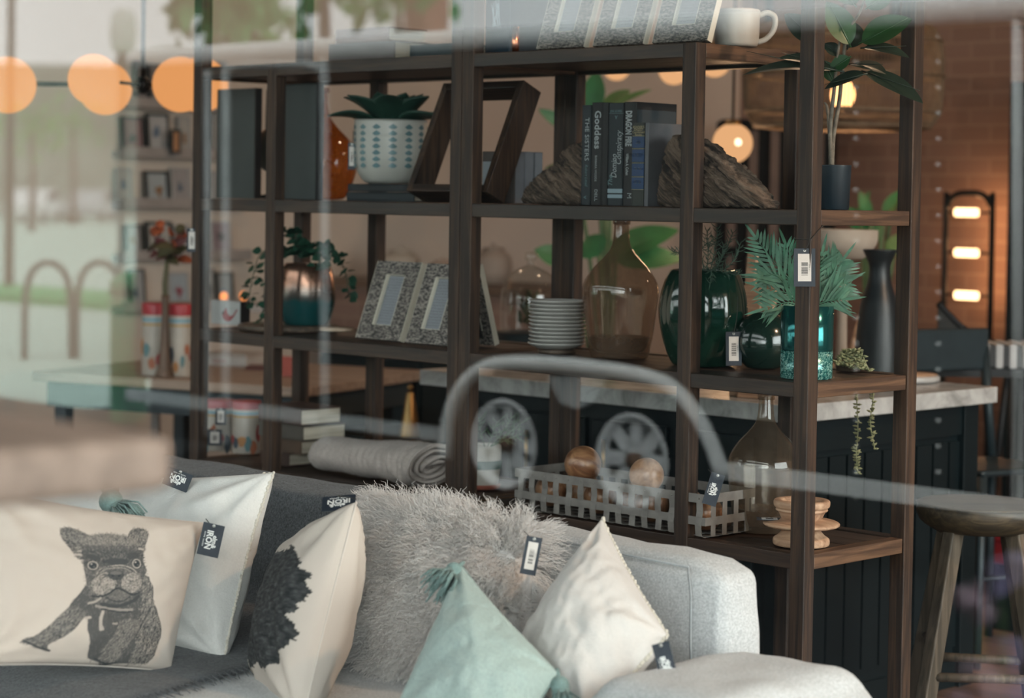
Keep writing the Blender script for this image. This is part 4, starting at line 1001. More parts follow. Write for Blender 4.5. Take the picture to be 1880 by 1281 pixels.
# the dark novels
m_gold = mat('gilt_print', (.30, .25, .14), .5); m_gray = mat('grey_print', (.30, .33, .34), .6); m_dimt = mat('dim_teal_print', (.10, .17, .18), .6); m_blueb = mat('blue_label', rgb(15, 50, 88), .5); m_silver = mat('silver_band', rgb(120, 140, 150), .4)
m_olive = mat('olive_cloth', rgb(40, 44, 40), .7)
def novel(label, a, b, ytop, col, texts=(), bands=None, v=.065, depth=.155, tcol=None):
    ua, ub = su(a, v, z2), su(b, v, z2); h = at_y(a, ytop, v).z-z2
    return book(label, ((ua+ub)/2, v, z2+EPS), (ub-ua-.0006, depth, h), col, 0, None, 'dark novels between the bookends', texts, tcol, bands)
novel('navy novel with serif capitals, standing against the greyish bookend', 1066, 1083, 194, rgb(12, 28, 36), [('THE SISTERS', .66, .020, {'fit': .43, 'x': .05, 'm': m_gray}), ('Robert Littell', .30, .013, {'fit': .22, 'x': .05, 'm': m_dimt, 'shear': .3}), ('v', .08, .02, {'m': m_dimt})])
novel('black novel with big round white letters down its spine', 1084, 1103, 189, rgb(7, 10, 13), [('Goddess', .735, .030, {'fit': .37, 'm': m_gray, 'bold': .0006, 'x': .06, 'sx': 1.05}), ('BARBARA WOODS', .36, .010, {'fit': .25, 'm': m_gray, 'x': -.05}), ('DELL', .10, .014, {'m': m_gray})])
novel('plain black novel without visible lettering', 1103, 1114, 189, rgb(8, 12, 15))
novel('wide dark teal novel with slanted title and two silver bands', 1115, 1142, 190, rgb(14, 34, 38), [('The', .24, .022, {'fit': .10, 'rot': -PI/2, 'x': -.32, 'shear': .3, 'm': m_dimt}), ('Domino', .385, .028, {'fit': .23, 'rot': -PI/2, 'x': -.08, 'shear': .3, 'm': m_gray}), ('Conspiracy', .56, .028, {'fit': .33, 'rot': -PI/2, 'x': .22, 'shear': .3, 'm': m_gray}), ('JOE GORES', .92, .008, {'rot': 0, 'm': m_dimt}), ('v', .865, .02, {'rot': 0, 'm': m_dimt})], [(.075, .11, m_silver), (.125, .165, m_silver), (.897, .90, m_dimt)])
novel('black novel with tall condensed white capitals and a slate grey jacket', 1143, 1166, 188, rgb(9, 14, 17), [('DRAGON FIRE', .745, .028, {'fit': .34, 'm': m_gray, 'x': -.14, 'sx': .86, 'bold': .0012}), ('William A. Cohen', .40, .013, {'fit': .21, 'm': m_gray, 'x': -.2, 'bold': .0003}), ('M', .10, .02, {'m': m_gray})])
ua = su(1166.5, .066, z2)
MB().bounds(0, .0014, .002, .150, .001, .243).build('jacket', mat('slate_jacket', rgb(44, 54, 60), .6), bpy.data.objects['book.%03d' % 0] if False else [o for o in COL.objects if o.get('label', '').startswith('black novel with tall')][0], ((su(1166, .065, z2)-su(1143, .065, z2))/2, 0, 0))
novel('digest volume with four blue spine labels edged in gilt', 1159, 1181, 226, rgb(38, 42, 38), [("READER'S", .945, .009, {'rot': 0, 'm': m_gold}), ('DIGEST', .915, .009, {'rot': 0, 'm': m_gold}), ('Condensed', .885, .009, {'rot': 0, 'm': m_gold}), ('Books', .855, .009, {'rot': 0, 'm': m_gold}), ('THE', .775, .007, {'rot': 0, 'm': m_gold}), ('LAKE', .755, .007, {'rot': 0, 'm': m_gold}), ('THE RICHEST', .62, .007, {'rot': 0, 'm': m_gold}), ('ISLANDS', .60, .007, {'rot': 0, 'm': m_gold}), ('Tai-Pan', .45, .008, {'rot': 0, 'm': m_gold}), ('HOTEL', .30, .007, {'rot': 0, 'm': m_gold}), ('DU LAC', .28, .007, {'rot': 0, 'm': m_gold})],
      [(.70, .835, m_blueb), (.53, .68, m_blueb), (.36, .51, m_blueb), (.205, .345, m_blueb), (.838, .843, m_gold), (.685, .69, m_gold), (.515, .52, m_gold), (.348, .353, m_gold), (.197, .202, m_gold)], v=.045)
novel('plain grey book standing between the digest and the brown bookend', 1182, 1189, 226, rgb(88, 90, 94), v=.045, depth=.125)
# rubber plant in black pot
ru, rv_ = su(1529, .17, z2), .17
rp_ = thing('rubber_plant', 'tall rubber plant with glossy leaves in a black pot on the second shelf end', 'plant', (ru, rv_, z2+EPS))
MB().lathe([(.036, 0), (.038, .002), (.042, .104), (.0425, .106), (.039, .106), (.038, .095), (.001, .092)], 40).build('pot', mat('black_plastic', (.012, .022, .03), .4), rp_)
m_stem = mat('woody_stem', (.16, .14, .11), .85, vary=.4, vscale=60, bump=.5, bscale=140)
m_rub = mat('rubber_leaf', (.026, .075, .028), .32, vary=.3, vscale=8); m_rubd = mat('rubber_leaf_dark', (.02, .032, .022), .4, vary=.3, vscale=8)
O = Vector((ru, rv_, z2+EPS))
def rel(px_, py_, dv): return at_y(px_, py_, rv_+dv)-O
stems = [[(1526, 300), (1524, 260), (1519, 200), (1514, 188)], [(1527, 300), (1530, 250), (1541, 185), (1548, 110), (1556, 60), (1580, 20), (1590, -20)], [(1528, 300), (1524, 240), (1532, 160), (1538, 100), (1545, 60)]]
for i, s_ in enumerate(stems):
    pts = [rel(x, y, (0, .01, -.012)[i]) for x, y in s_]; pts[0] = pts[0]-Vector((0, 0, .012))
    MB().tube(spline(pts, 5), [.006-.0035*k/((len(pts)-1)*5) for k in range((len(pts)-1)*5+1)], 8).build('stem', m_stem, rp_)
def rleaf(b, t, wd, m, db=0, dt=0, up=(.5, -.5, .5), curl=.15, fold=.25):
    B, E_ = rel(*b, db), rel(*t, dt); mb = MB(); d = E_-B
    leaf(mb, B, d, up, d.length, wd*1.3, curl, fold, 8, 14, .85); mb.tube([B-d*.06, B+d*.3, B+d*.95], [.0022, .0018, .0006], 5)
    mb.build('leaf', m, rp_)
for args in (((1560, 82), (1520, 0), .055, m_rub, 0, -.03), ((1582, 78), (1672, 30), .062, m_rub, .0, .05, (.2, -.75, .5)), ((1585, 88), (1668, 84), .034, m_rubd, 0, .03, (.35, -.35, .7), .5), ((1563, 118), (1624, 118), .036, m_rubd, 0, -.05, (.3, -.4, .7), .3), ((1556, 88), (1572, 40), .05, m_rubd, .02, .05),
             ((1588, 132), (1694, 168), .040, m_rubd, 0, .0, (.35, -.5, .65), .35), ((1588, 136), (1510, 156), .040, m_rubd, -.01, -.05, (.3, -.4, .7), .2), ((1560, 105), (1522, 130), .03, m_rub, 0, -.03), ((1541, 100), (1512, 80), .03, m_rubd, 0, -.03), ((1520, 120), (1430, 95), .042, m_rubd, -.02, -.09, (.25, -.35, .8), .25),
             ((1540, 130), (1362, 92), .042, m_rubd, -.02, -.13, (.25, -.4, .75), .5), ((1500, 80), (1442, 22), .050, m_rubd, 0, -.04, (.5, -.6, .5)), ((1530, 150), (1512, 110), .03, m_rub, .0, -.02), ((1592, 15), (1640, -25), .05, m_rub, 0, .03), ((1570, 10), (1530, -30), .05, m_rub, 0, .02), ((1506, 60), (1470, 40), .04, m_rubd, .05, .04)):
    rleaf(*args)
# --- third board
z3 = L[3]
ca = su(398, .30, z3)
cb = thing('art_block', 'small white canvas block painted with a red cardinal', 'picture', (su(414, .20, z3), .20, z3+EPS), 0)
w_, h_ = .15, .075
MB().bounds(-w_/2, w_/2, 0, .035, 0, h_).build('canvas', mat('canvas_white', (.42, .43, .42), .8), cb, bevel=.002)
MB().bounds(w_/2, w_/2+.003, -.001, .036, 0, h_).build('edge', m_black, cb)
bird = [(-.012, .020), (.002, .012), (.02, .012), (.034, .020), (.05, .036), (.060, .050), (.056, .050), (.044, .036), (.03, .028), (.016, .032), (.008, .042), (.002, .054), (-.004, .046), (-.012, .042), (-.018, .036)]
MB().prism([tuple(p)[:2] for p in spline([(x, z, 0) for x, z in bird], 3)], .0012).build('cardinal_print', mat('cardinal_red', (.30, .03, .035), .7), cb, (0, -.0012, 0))
MB().prism([(-.018, .036), (-.008, .044), (-.008, .034), (-.014, .03)], .0012).build('face_print', m_black, cb, (0, -.002, 0))
# round board with the pothos pot
m_round = wood('dark_board', (.07, .05, .035), (.14, .10, .07), 'x', 1, .5); m_pale = wood('pale_board', (.34, .25, .18), (.46, .36, .27), 'x', .8, .6, blotch=.2)
rbu, rbv = su(548, .24, z3), .20
rb = thing('round_board', 'round dark wood board under the trailing plant', 'board', (rbu, rbv, z3+EPS)); MB().lathe([(.150, 0), (.155, .004), (.155, .014), (.15, .018)], 60).build('slab', m_round, rb)
sb = thing('round_board', 'small pale wood round beside the copper and teal pot', 'board', (su(612, .10, z3+.02), .115, z3+.0195)); MB().lathe([(.05, 0), (.052, .003), (.05, .010)], 40).build('slab', m_pale, sb)
def two_glaze():
    m, n, o = _new('copper_teal_glaze'); b = n.nodes.new('ShaderNodeBsdfPrincipled'); n.links.new(b.outputs[0], o.inputs[0])
    t = n.nodes.new('ShaderNodeTexCoord'); s = n.nodes.new('ShaderNodeSeparateXYZ'); n.links.new(t.outputs['Object'], s.inputs[0])
    nz = _noise(n, _coords(n, 'Object', (1, 1, .3)), 40, 3); a = n.nodes.new('ShaderNodeMath'); a.operation = 'MULTIPLY_ADD'; a.inputs[1].default_value = .025
    n.links.new(nz.outputs[0], a.inputs[0]); n.links.new(s.outputs['Z'], a.inputs[2])
    r = _ramp(n, a.outputs[0], [(.085, (.006, .055, .058)), (.098, (.05, .05, .045)), (.125, (.16, .12, .10)), (.145, (.35, .20, .14))]); n.links.new(r.outputs[0], b.inputs['Base Color'])
    r2 = _ramp(n, a.outputs[0], [(.09, (0, 0, 0)), (.125, (.9, .9, .9))]); n.links.new(r2.outputs[0], b.inputs['Metallic']); b.inputs['Roughness'].default_value = .22; return m
po_u = su(562, .22, z3+.02)
pp = thing('trailing_plant', 'trailing green plant in a copper topped teal pot on a round board', 'plant', (po_u, .22, z3+.0195))
MB().lathe(prof_spline([(.05, 0), (.068, .005), (.086, .06), (.088, .11), (.078, .165), (.068, .185), (.064, .185), (.07, .16), (.07, .15), (.001, .15)], 4), 48).build('pot', two_glaze(), pp)
m_ivy = mat('round_leaf', (.012, .055, .032), .5, vary=.35, vscale=30)
Op = Vector(pp.location)
def vine(pts_px, dv, name='vine', n=5, size=.013, m=m_ivy, first=None, parent=pp, O_=Op):
    pts = [at_y(x, y, O_.y+d)-O_ for (x, y), d in zip(pts_px, dv)]; sp = spline(pts, n); mb = MB(); mb.tube(sp, .0013, 5)
    for i, p in enumerate(sp):
        if i % 2 and i < len(sp)-2: pass
        for sgn in (-1, 1):
            a = rnd.uniform(0, 2*PI); d = Vector((math.cos(a), math.sin(a), rnd.uniform(-.6, .5))); s = size*rnd.uniform(.7, 1.2)
            leaf(mb, p+d*.006, d, (rnd.uniform(-.5, .5), -.7, .6), s*2, s*2.0, .3, .1, 2, 4, .8)
    return mb.build(name, m, parent)
vine([(545, 462), (515, 455), (478, 466), (462, 520), (456, 555)], (-.02, -.05, -.07, -.07, -.07)); vine([(550, 462), (520, 460), (490, 468), (486, 530), (480, 595)], (-.02, -.06, -.08, -.08, -.08))
vine([(548, 460), (524, 462), (506, 480), (500, 540), (492, 580)], (-.03, -.07, -.09, -.09, -.09)); vine([(560, 462), (545, 435), (532, 420), (524, 428)], (0, -.02, -.03, -.04)); vine([(562, 462), (560, 448), (542, 438), (550, 452)], (0, -.02, -.04, -.05))
vine([(572, 462), (590, 452), (618, 468), (634, 500), (640, 546)], (.0, .03, .05, .05, .05)); vine([(570, 464), (588, 462), (592, 476), (580, 490)], (0, -.04, -.07, -.08)); vine([(560, 462), (578, 448), (600, 450), (612, 470)], (0, -.02, 0, .02))
for i, (a, b, v) in enumerate(((653, 733, .075), (743, 822, .06))):
    ua, ub = su(a, v, z3), su(b, v, z3)
    photo_frame(('bark print photo frame with a letter, beside the pale wood round on the third shelf', 'bark print photo frame with a letter, half behind the middle posts')[i], ((ua+ub)/2, v, z3+.009), ub-ua, .235, .36)
pf = photo_frame('bark print photo frame turned backwards beside the plates, only its cream edge showing', (su(916, .25, z3)-.06, .25, z3+.008), .12, .235, .30, PI)
# stack of plates
m_plate = mat('plate_glaze', (.46, .45, .42), .3, vary=.04)
pu_, pv_ = su(1022, .20, z3), .20
ps = thing('plate_stand', 'low dark stand beneath the stacked plates', 'stand', (pu_, pv_, z3+EPS)); MB().lathe([(.05, 0), (.052, .004), (.052, .010), (.04, .012)], 36).build('base', m_round, ps)
proto = None; n_pl = 12
for i in range(n_pl):
    loc = (pu_+rnd.uniform(-.0015, .0015), pv_+rnd.uniform(-.0015, .0015), z3+.0145+i*.0104)
    lab = 'cream stoneware plate stacked on the others beside the brown demijohn'
    if proto is None:
        proto = thing('plate', lab, 'plate', loc, 0, 'stacked cream plates')
        MB().lathe(prof_spline([(.001, .003), (.045, .003), (.05, 0), (.054, .001), (.070, .008), (.0765, .0125), (.0775, .014), (.0765, .0155), (.073, .0145), (.054, .0055), (.001, .005)], 2), 56, cap0=False, cap1=False).build('dish', m_plate, proto); o = proto
    else:
        o = copy_tree(proto); o.location = loc
    if i == n_pl-1: o['label'] = 'topmost cream stoneware plate of the stack beside the brown demijohn'
# demijohns
m_dj = thin_glass('dusty_brown_glass', (.74, .66, .58), .06, .06, .26, (.36, .25, .17), 10, (1, 1, .6))
m_dj2 = thin_glass('dusty_clear_glass', (.80, .76, .70), .06, .06, .2, (.34, .26, .19), 10, (1, 1, .6))
djp = [(.001, .012), (.05, .006), (.072, .0), (.080, .008), (.090, .06), (.100, .14), (.104, .185), (.098, .215), (.076, .25), (.045, .285), (.028, .31), (.022, .34), (.0195, .385)]
lipp = [(.0195, .375), (.0235, .376), (.024, .392), (.0235, .398), (.018, .399)]
def sc(pf_, kr, kz): return [(r*kr, z*kz) for r, z in pf_]
d1 = bottle('dusty brown glass demijohn standing beside the stacked plates', 1137, .235, 3, sc(djp, .97, .935), m_dj, lip=sc(lipp, .97, .935))
d2 = bottle('clear glass demijohn standing on the lowest shelf behind the wooden candle stand', 1402, .235, 4, sc(djp, .90, .87), m_dj2, lip=sc(lipp, .90, .87))
for d_, k in ((d1, .97), (d2, .9)):
    MB().lathe(prof_spline([(.001, .016), (.06*k, .014), (.076*k, .03), (.083*k, .055)], 3), 40, cap0=False, cap1=False).build('sediment', thin_glass('sediment_film', (.6, .55, .48), .02, .3, .5, (.20, .13, .08), 20), d_)
# big green vase with rosemary
def ribbed(a, r, z): return 1+.012*math.sin(a*22)
m_gv = mat('bottle_green_glaze', (.006, .028, .018), .12, vary=.3, vscale=5, coat=.8, bump=.12, bscale=30)
gvu = su(1289, .215, z3)
gv = thing('green_vase', 'large glossy bottle green ribbed vase holding rosemary', 'vase', (gvu, .215, z3+EPS))
MB().lathe(prof_spline([(.06, 0), (.078, .004), (.098, .05), (.112, .12), (.110, .17), (.098, .215), (.086, .238), (.078, .238), (.09, .2), (.09, .18), (.001, .17)], 5), 88, fn=lambda a, r, z: 1+.010*math.sin(a*14)+.006*math.sin(a*3+z*20)).build('body', m_gv, gv)
m_rose = mat('rosemary_needle', (.055, .10, .07), .7, vary=.4, vscale=30)
Og = Vector(gv.location)
def sprig(b, pts, size=.02, n=6, parent=gv, O_=Og, m=m_rose, dens=3):
    sp = spline([at_y(x, y, O_.y+d)-O_ for x, y, d in pts], n); mb = MB(); mb.tube(sp, .0012, 4)
    for i, p in enumerate(sp[2:]):
        t = (sp[min(i+3, len(sp)-1)]-p); t = t.normalized() if t.length > 1e-6 else Vector((0, 0, 1))
        for k in range(dens):
            a = rnd.uniform(0, 2*PI); s = t.orthogonal(); s.rotate(Matrix.Rotation(a, 3, t)); d = (s*.8+t*.7).normalized(); q = size*rnd.uniform(.7, 1.2)
            mb.tube([p, p+d*q*.6, p+d*q+t*.003], [.0011, .0012, .0004], 3, cap=False)
    return mb.build('sprig', m, parent)
for pts in ([(1285, 515, 0), (1262, 500, -.04), (1240, 512, -.07)], [(1290, 515, 0), (1260, 470, -.04), (1236, 462, -.06)], [(1295, 515, 0), (1300, 470, -.02), (1298, 425, -.02)], [(1300, 515, 0), (1312, 460, 0), (1318, 420, .01)], [(1303, 515, 0), (1330, 465, .02), (1345, 428, .03)],
            [(1306, 515, 0), (1345, 480, .02), (1360, 445, .03)], [(1300, 515, 0), (1306, 495, -.05), (1304, 520, -.09)], [(1305, 515, 0), (1330, 500, -.03), (1352, 505, -.05)], [(1298, 515, 0), (1322, 480, -.04), (1328, 450, -.05)], [(1296, 515, 0), (1288, 460, .03), (1310, 440, .05)], [(1290, 512, 0), (1268, 520, -.05), (1252, 545, -.09)]):
    sprig(None, pts)
tc_ = Vector((su(1347, .12, z3+.06), .105, z3+.048)); tc_ = at_d(1347, 640, (Vector((gvu, .10, z3+.06))-CAM).dot(fw)-.03)
price_tag('navy barcode tag hanging on the bottle green vase', tc_, RT*.97+fw*.2, UP-RT*.10, 30/ppm(tc_), 62/ppm(tc_), 'code', tc_+Vector((-.006, .02, .13)))
# dark round vase and teal cylinder with palm
rvv = thing('round_vase', 'round dark green glass vase behind the teal cylinder', 'vase', (su(1414, .30, z3), .27, z3+EPS))
MB().lathe(prof_spline([(.03, 0), (.045, .004), (.072, .04), (.076, .075), (.062, .112), (.03, .135), (.022, .140), (.018, .138), (.025, .12)], 4), 48).build('body', mat('dark_green_glass', (.008, .022, .017), .15, coat=.6), rvv)
cu_, cv_ = su(1480, .11, z3), .11
tv = thing('teal_vase', 'teal mirrored glass cylinder with crackled base holding palm fronds', 'vase', (cu_, cv_, z3+EPS))
MB().lathe([(.061, .066), (.062, .07), (.0625, .172), (.0600, .173), (.0595, .07), (.001, .068)], 56).build('body', mat('teal_mirror_glass', (.02, .13, .13), .12, .75, vary=.1), tv)
def crackle():
    m, n, o = _new('crackle_teal'); b = n.nodes.new('ShaderNodeBsdfPrincipled'); n.links.new(b.outputs[0], o.inputs[0])
    g = _noise(n, _coords(n, 'Object', (1, 1, 1)), 90, 5, .7, 2.5); r = _ramp(n, g.outputs[0], [(.42, (.01, .07, .07)), (.5, (.04, .22, .20)), (.58, (.30, .52, .46))]); n.links.new(r.outputs[0], b.inputs['Base Color'])
    b.inputs['Roughness'].default_value = .2; b.inputs['Metallic'].default_value = .3; return m
MB().lathe([(.059, 0), (.0615, .003), (.0618, .066)], 56).build('base', crackle(), tv)
m_palm = mat('palm_leaflet', (.05, .14, .085), .55, vary=.4, vscale=30)
Oc = Vector(tv.location)
def frond(pts, ln=.085, n=5, spread=.8, w=.0075):
    sp = spline([at_y(x, y, Oc.y+d)-Oc for x, y, d in pts], n); mb = MB(); mb.tube(sp, [.0022-.0016*i/len(sp) for i in range(len(sp))], 5); N = len(sp)
    vw = (CAM-Oc).normalized()
    for i in range(3, N):
        t = (sp[min(i+1, N-1)]-sp[i-1]).normalized(); s = t.cross(vw).normalized(); k = math.sin(PI*(.25+.7*i/N))
        for sg in (-1, 1):
            d = (t*.75+s*sg*spread*.8+vw*rnd.uniform(-.35, .35)).normalized()
            leaf(mb, sp[i], d, vw, ln*k*rnd.uniform(.85, 1.15), w, rnd.uniform(.1, .45), .12, 2, 6, .7)
    leaf(mb, sp[-1], (sp[-1]-sp[-2]), vw, ln*.7, w, .2, .1, 2, 6, .7)
    mb.build('frond', m_palm, tv)
for pts in ([(1478, 570, 0), (1455, 520, -.02), (1420, 480, -.05), (1390, 440, -.07)], [(1475, 570, 0), (1448, 540, -.03), (1408, 528, -.07)], [(1474, 570, 0), (1450, 555, -.04), (1410, 565, -.08)], [(1480, 570, 0), (1462, 500, 0), (1445, 455, .0)], [(1484, 570, 0), (1505, 530, .03), (1530, 500, .05), (1545, 480, .06)],
            [(1485, 570, 0), (1515, 540, .03), (1550, 520, .06)], [(1484, 570, 0), (1510, 555, .02), (1545, 550, .04)], [(1482, 570, 0), (1498, 510, .02), (1508, 470, .03)], [(1470, 570, 0), (1432, 510, -.05), (1402, 505, -.08)]):
    frond(pts)
# trailing succulent at the back corner of the third board
m_succ = mat('string_succulent', (.24, .25, .13), .6, vary=.25, vscale=40)
sc_p = Vector((su(1558, .385, z3), .385, z3+EPS)); suc = thing('trailing_succulent', 'pale green trailing succulent spilling over the back of the third shelf', 'plant', sc_p)
MB().lathe([(.03, 0), (.036, .03), (.033, .03), (.001, .026)], 24).build('pot', m_round, suc)
def strand(pts, size=.011, dens=3, n=6):
    sp = spline(pts, n); mb = MB(); mb.tube(sp, .0016, 5)
    for p in sp:
        for k in range(dens):
            a = rnd.uniform(0, 2*PI); d = Vector((math.cos(a), math.sin(a), rnd.uniform(-.2, .7))).normalized(); q = size*rnd.uniform(.7, 1.2)
            mb.tube([p, p+d*q*.5, p+d*q], [.0012, .0032, .0006], 5)
    mb.build('strand', m_succ, suc)
rq = lambda x, y, v: at_y(x, y, v)-sc_p
for k in range(9):
    x1 = 1535+k*7.5
    strand([Vector((0, 0, .03)), rq(1545+k*4, 655-(k % 3)*6, .37), rq(x1, 668+k*1.5, .33+.01*(k % 3))], .013, 4, 5)
strand([Vector((.02, .0, .03)), rq(1572, 690, .46), rq(1573, 735, .475), rq(1575, 790, .475), rq(1572, 835, .475), rq(1575, 868, .475)], .012, 3, 7)
strand([Vector((.03, .0, .03)), rq(1600, 690, .455), rq(1603, 732, .47), rq(1598, 775, .47), rq(1606, 824, .47)], .012, 3, 7)
# navy tags on the shelving posts
tp_ = at_y(1477, 491, -.008); price_tag('large navy barcode tag tied round the warm lit corner post', tp_, RT+fw*.1, UP, 40/ppm(tp_), 70/ppm(tp_), 'code', at_y(1489, 425, -.004))
lo = MB(); lo.tube([Vector(q) for q in ((U['P5']+.002, -.003, 1.352), (U['P5']+.003, PD+.003, 1.385), (U['P5']-PW-.003, PD+.003, 1.37), (U['P5']-PW-.003, -.003, 1.352))], .0012, 5, closed=True)
tag(lo.build('tag_loop', m_string), 'thin black cord looped round the warm lit corner post above its tag', 'cord')
tp_ = at_y(352, 441, -.008); price_tag('navy barcode tag on the first dark post of the shelving', tp_, RT+fw*.1, UP, 18/ppm(tp_), 44/ppm(tp_), 'code', at_y(360, 400, -.003))

# --- lowest board
z4 = L[4]
def tin(label, px_, v, z, r, h, cols, seed, nm='patterned_tin', tagit=False):
    t = thing(nm, label, 'tin', (su(px_, v, z), v, z+EPS), seed*.7, 'patterned gift tins')
    rr = random.Random(seed)
    mb = MB().lathe([(r*.98, 0), (r, .003), (r, h*.86), (r*.99, h*.865)], 40); mb.build('can', mat('tin_white', (.42, .38, .33), .4), t)
    MB().lathe([(r*1.015, h*.84), (r*1.02, h*.845), (r*1.02, h*.985), (r*.98, h), (.001, h)], 40).build('lid', mat('tin_red', (.34, .02, .03), .4), t)
    MB().lathe([(r*1.003, h*.74), (r*1.004, h*.80)], 40, cap0=False, cap1=False).build('stripe', mat('tin_sky', (.20, .34, .40), .5), t); MB().lathe([(r*1.003, h*.69), (r*1.004, h*.72)], 40, cap0=False, cap1=False).build('stripe', mat('tin_gold', (.40, .25, .08), .5), t)
    pal = [(.30, .05, .05), (.05, .07, .09), (.42, .20, .08), (.10, .20, .22), (.35, .12, .06)]
    for k in range(14):
        a = k*2*PI/14+rr.uniform(-.1, .1); A = RZ(a) @ T(r*1.002, 0, h*rr.uniform(.10, .42)); w, q = rr.uniform(.010, .017), rr.uniform(.018, .034)
        pb = MB(); pb.add([(.0008, math.cos(g)*w*rr.uniform(.7, 1.1), math.sin(g)*q*rr.uniform(.7, 1.1)) for g in [i*2*PI/9 for i in range(9)]], [tuple(range(9))], False, A); pb.build('picture_print', mat('tin_print%d_ink' % (k % 5), pal[k % 5], .6), t)
    return t
tin('colourful tin with a red lid on the lowest shelf, beside the stacked books', 452, .22, z4, .045, .165, None, 3)
tin('pale patterned tin at the very end of the lowest shelf', 402, .20, z4, .05, .16, None, 5)
price_tag('navy tag on the pale patterned tin of the lowest shelf', (su(403, .13, z4+.12), .135, z4+.118), (.71, .7, 0), (0, 0, 1), .034, .052, 'code')
price_tag('second navy tag low on the pale patterned tin', (su(392, .13, z4+.05), .135, z4+.05), (.71, .7, 0), (0, 0, 1), .045, .05, 'code')
zz = z4
for i, (h, c, px0, px1, lab) in enumerate(((.040, rgb(66, 48, 40), 478, 530, 'lowest brown book of the stack on the lowest shelf'), (.042, rgb(84, 66, 52), 476, 552, 'second book up in the stack, brown cover and tan pages'), (.045, rgb(80, 76, 70), 474, 556, 'grey covered book in the stack with pale pages'), (.050, rgb(70, 52, 46), 474, 552, 'topmost dark red brown book of the stack'))):
    flat_book(lab, px0, px1, .10, zz, h-.001, .16+.01*(i == 2), c, 'stacked books on the lowest shelf'); zz += h
# rolled linen throw
ra, rbb = Vector((su(575, .12, z4), .13, z4)), Vector((su(792, .12, z4), .13, z4))
m_roll = fabric('rolled_linen', (.42, .37, .34), 240, .5, .14, stretch=(.4, 1, 1))
def roll():
    t = thing('rolled_throw', 'loosely rolled oatmeal linen throw lying on the lowest shelf', 'throw', ra); ln = rbb.x-ra.x; mb = MB(); N, K = 150, 56
    def rad(a, th_):
        R = .052+.016*a
        if a < .10: R *= .15+.85*(a/.10)**.5
        R += .006*N3((a*5, math.cos(th_)*1.3, math.sin(th_)*1.3))
        R += .0022*math.sin(a*120+2.5*math.sin(th_)+3*N3((a*6, math.cos(th_), math.sin(th_))))*(.5+.5*N3((a*4, 3, th_*.3)))
        R += .010*max(0, N3((a*13+math.sin(th_)*1.5, math.cos(th_)*2, 4)))*smooth01((a-.55)*3)
        return R
    def f(a, b):
        th_ = b*2*PI; R = rad(a, th_); sag = .86
        return (a*ln+.022*math.sin(th_*1+.6)*smooth01((a-.75)*4), R*math.cos(th_)*1.25, .052+.010*a+R*math.sin(th_)*sag)
    mb.grid(f, N, K); mb.build('roll', m_roll, t, solid=.004)
    def g(a, b):                         # the spiral of cloth seen in the open end
        th_ = a*2*PI*3.6+.4; k = 1-a*.86; q = th_ % (2*PI); R = rad(1, q)*k*.97*(1+.10*N3((a*9, 1, 2)))
        x = ln+.022*math.sin(q+.6)-.012*b*3.2+.016*N3((a*7, 5, 1))+.008*(1-k)
        return (x, R*math.cos(th_)*1.25*(1-.03*b), .062+R*math.sin(th_)*.86)
    sp = MB(); sp.grid(g, 150, 3); sp.build('folded_end', m_roll, t, solid=.007)
    MB().lathe([(.05, 0), (.001, 0)], 30, M=T(ln-.035, 0, .062) @ RY(PI/2) @ Matrix.Diagonal((.9, 1.2, 1, 1)), cap0=False, cap1=False).build('inner_fold', m_roll, t)
    return t
roll()
# striped pot
sp_u = su(893, .24, z4)
stp = thing('striped_pot', 'cream pot with a dark green stripe on a terracotta saucer, leafy plant inside', 'plant pot', (sp_u, .22, z4+EPS))
MB().lathe(prof_spline([(.036, .012), (.045, .013), (.053, .06), (.054, .118), (.049, .118), (.048, .1), (.001, .098)], 3), 40).build('pot', mat('pot_cream', (.46, .44, .39), .6), stp)
MB().lathe([(.0545, .058), (.0557, .06), (.0562, .080), (.055, .082)], 40, cap0=False, cap1=False).build('stripe', mat('stripe_green', (.02, .07, .055), .5), stp)
MB().lathe([(.04, 0), (.052, .002), (.055, .012), (.05, .014), (.001, .012)], 40).build('saucer', mat('terracotta', (.24, .065, .04), .8), stp)
Os = Vector(stp.location); m_sprout = mat('sprout_leaf', (.05, .12, .06), .6, vary=.3)
for pts in ([(895, 820, 0), (905, 795, 0), (912, 775, 0)], [(900, 820, 0), (925, 790, .02), (938, 768, .03)], [(900, 820, 0), (935, 805, .02), (960, 795, .03)], [(890, 820, 0), (882, 790, -.02), (880, 768, -.03)], [(902, 820, 0), (940, 790, .03), (955, 778, .04)]):
    sprig(None, pts, .03, 4, stp, Os, m_sprout, 3)
# woven metal basket with wooden balls
bu0, bu1 = su(1010, .14, z4), su(1316, .05, z4)
bk = thing('basket', 'long low basket woven from galvanised metal strips holding wooden balls', 'basket', ((bu0+bu1)/2, .10, z4+EPS)); bw = bu1-bu0; bd_ = .19; bh = .105
m_strip = mat('galvanised_strip', (.20, .19, .175), .6, .2, vary=.25, vscale=25)
def strip(pts, wdir, w): 
    mb = MB(); th_ = .0012; pts = [Vector(p) for p in pts]; wd = Vector(wdir)*w/2; n = len(pts)
    vs = []; 
    for p in pts: vs += [p-wd, p+wd]
    mb.add(vs, [(2*i, 2*i+1, 2*i+3, 2*i+2) for i in range(n-1)], False); return mb
nx = 15
for k in range(nx):
    x = -bw/2+.02+k*(bw-.04)/(nx-1); s = 1 if k % 2 else -1
    strip([(x, -bd_/2, bh), (x, -bd_/2-.003*s, bh*.62), (x, -bd_/2+.003*s, bh*.3), (x, -bd_/2, .006), (x, -bd_/2+.012, .002), (x, bd_/2-.012, .002), (x, bd_/2, .006), (x, bd_/2, bh)], (1, 0, 0), .019).build('upright_strip', m_strip, bk, solid=.0014)
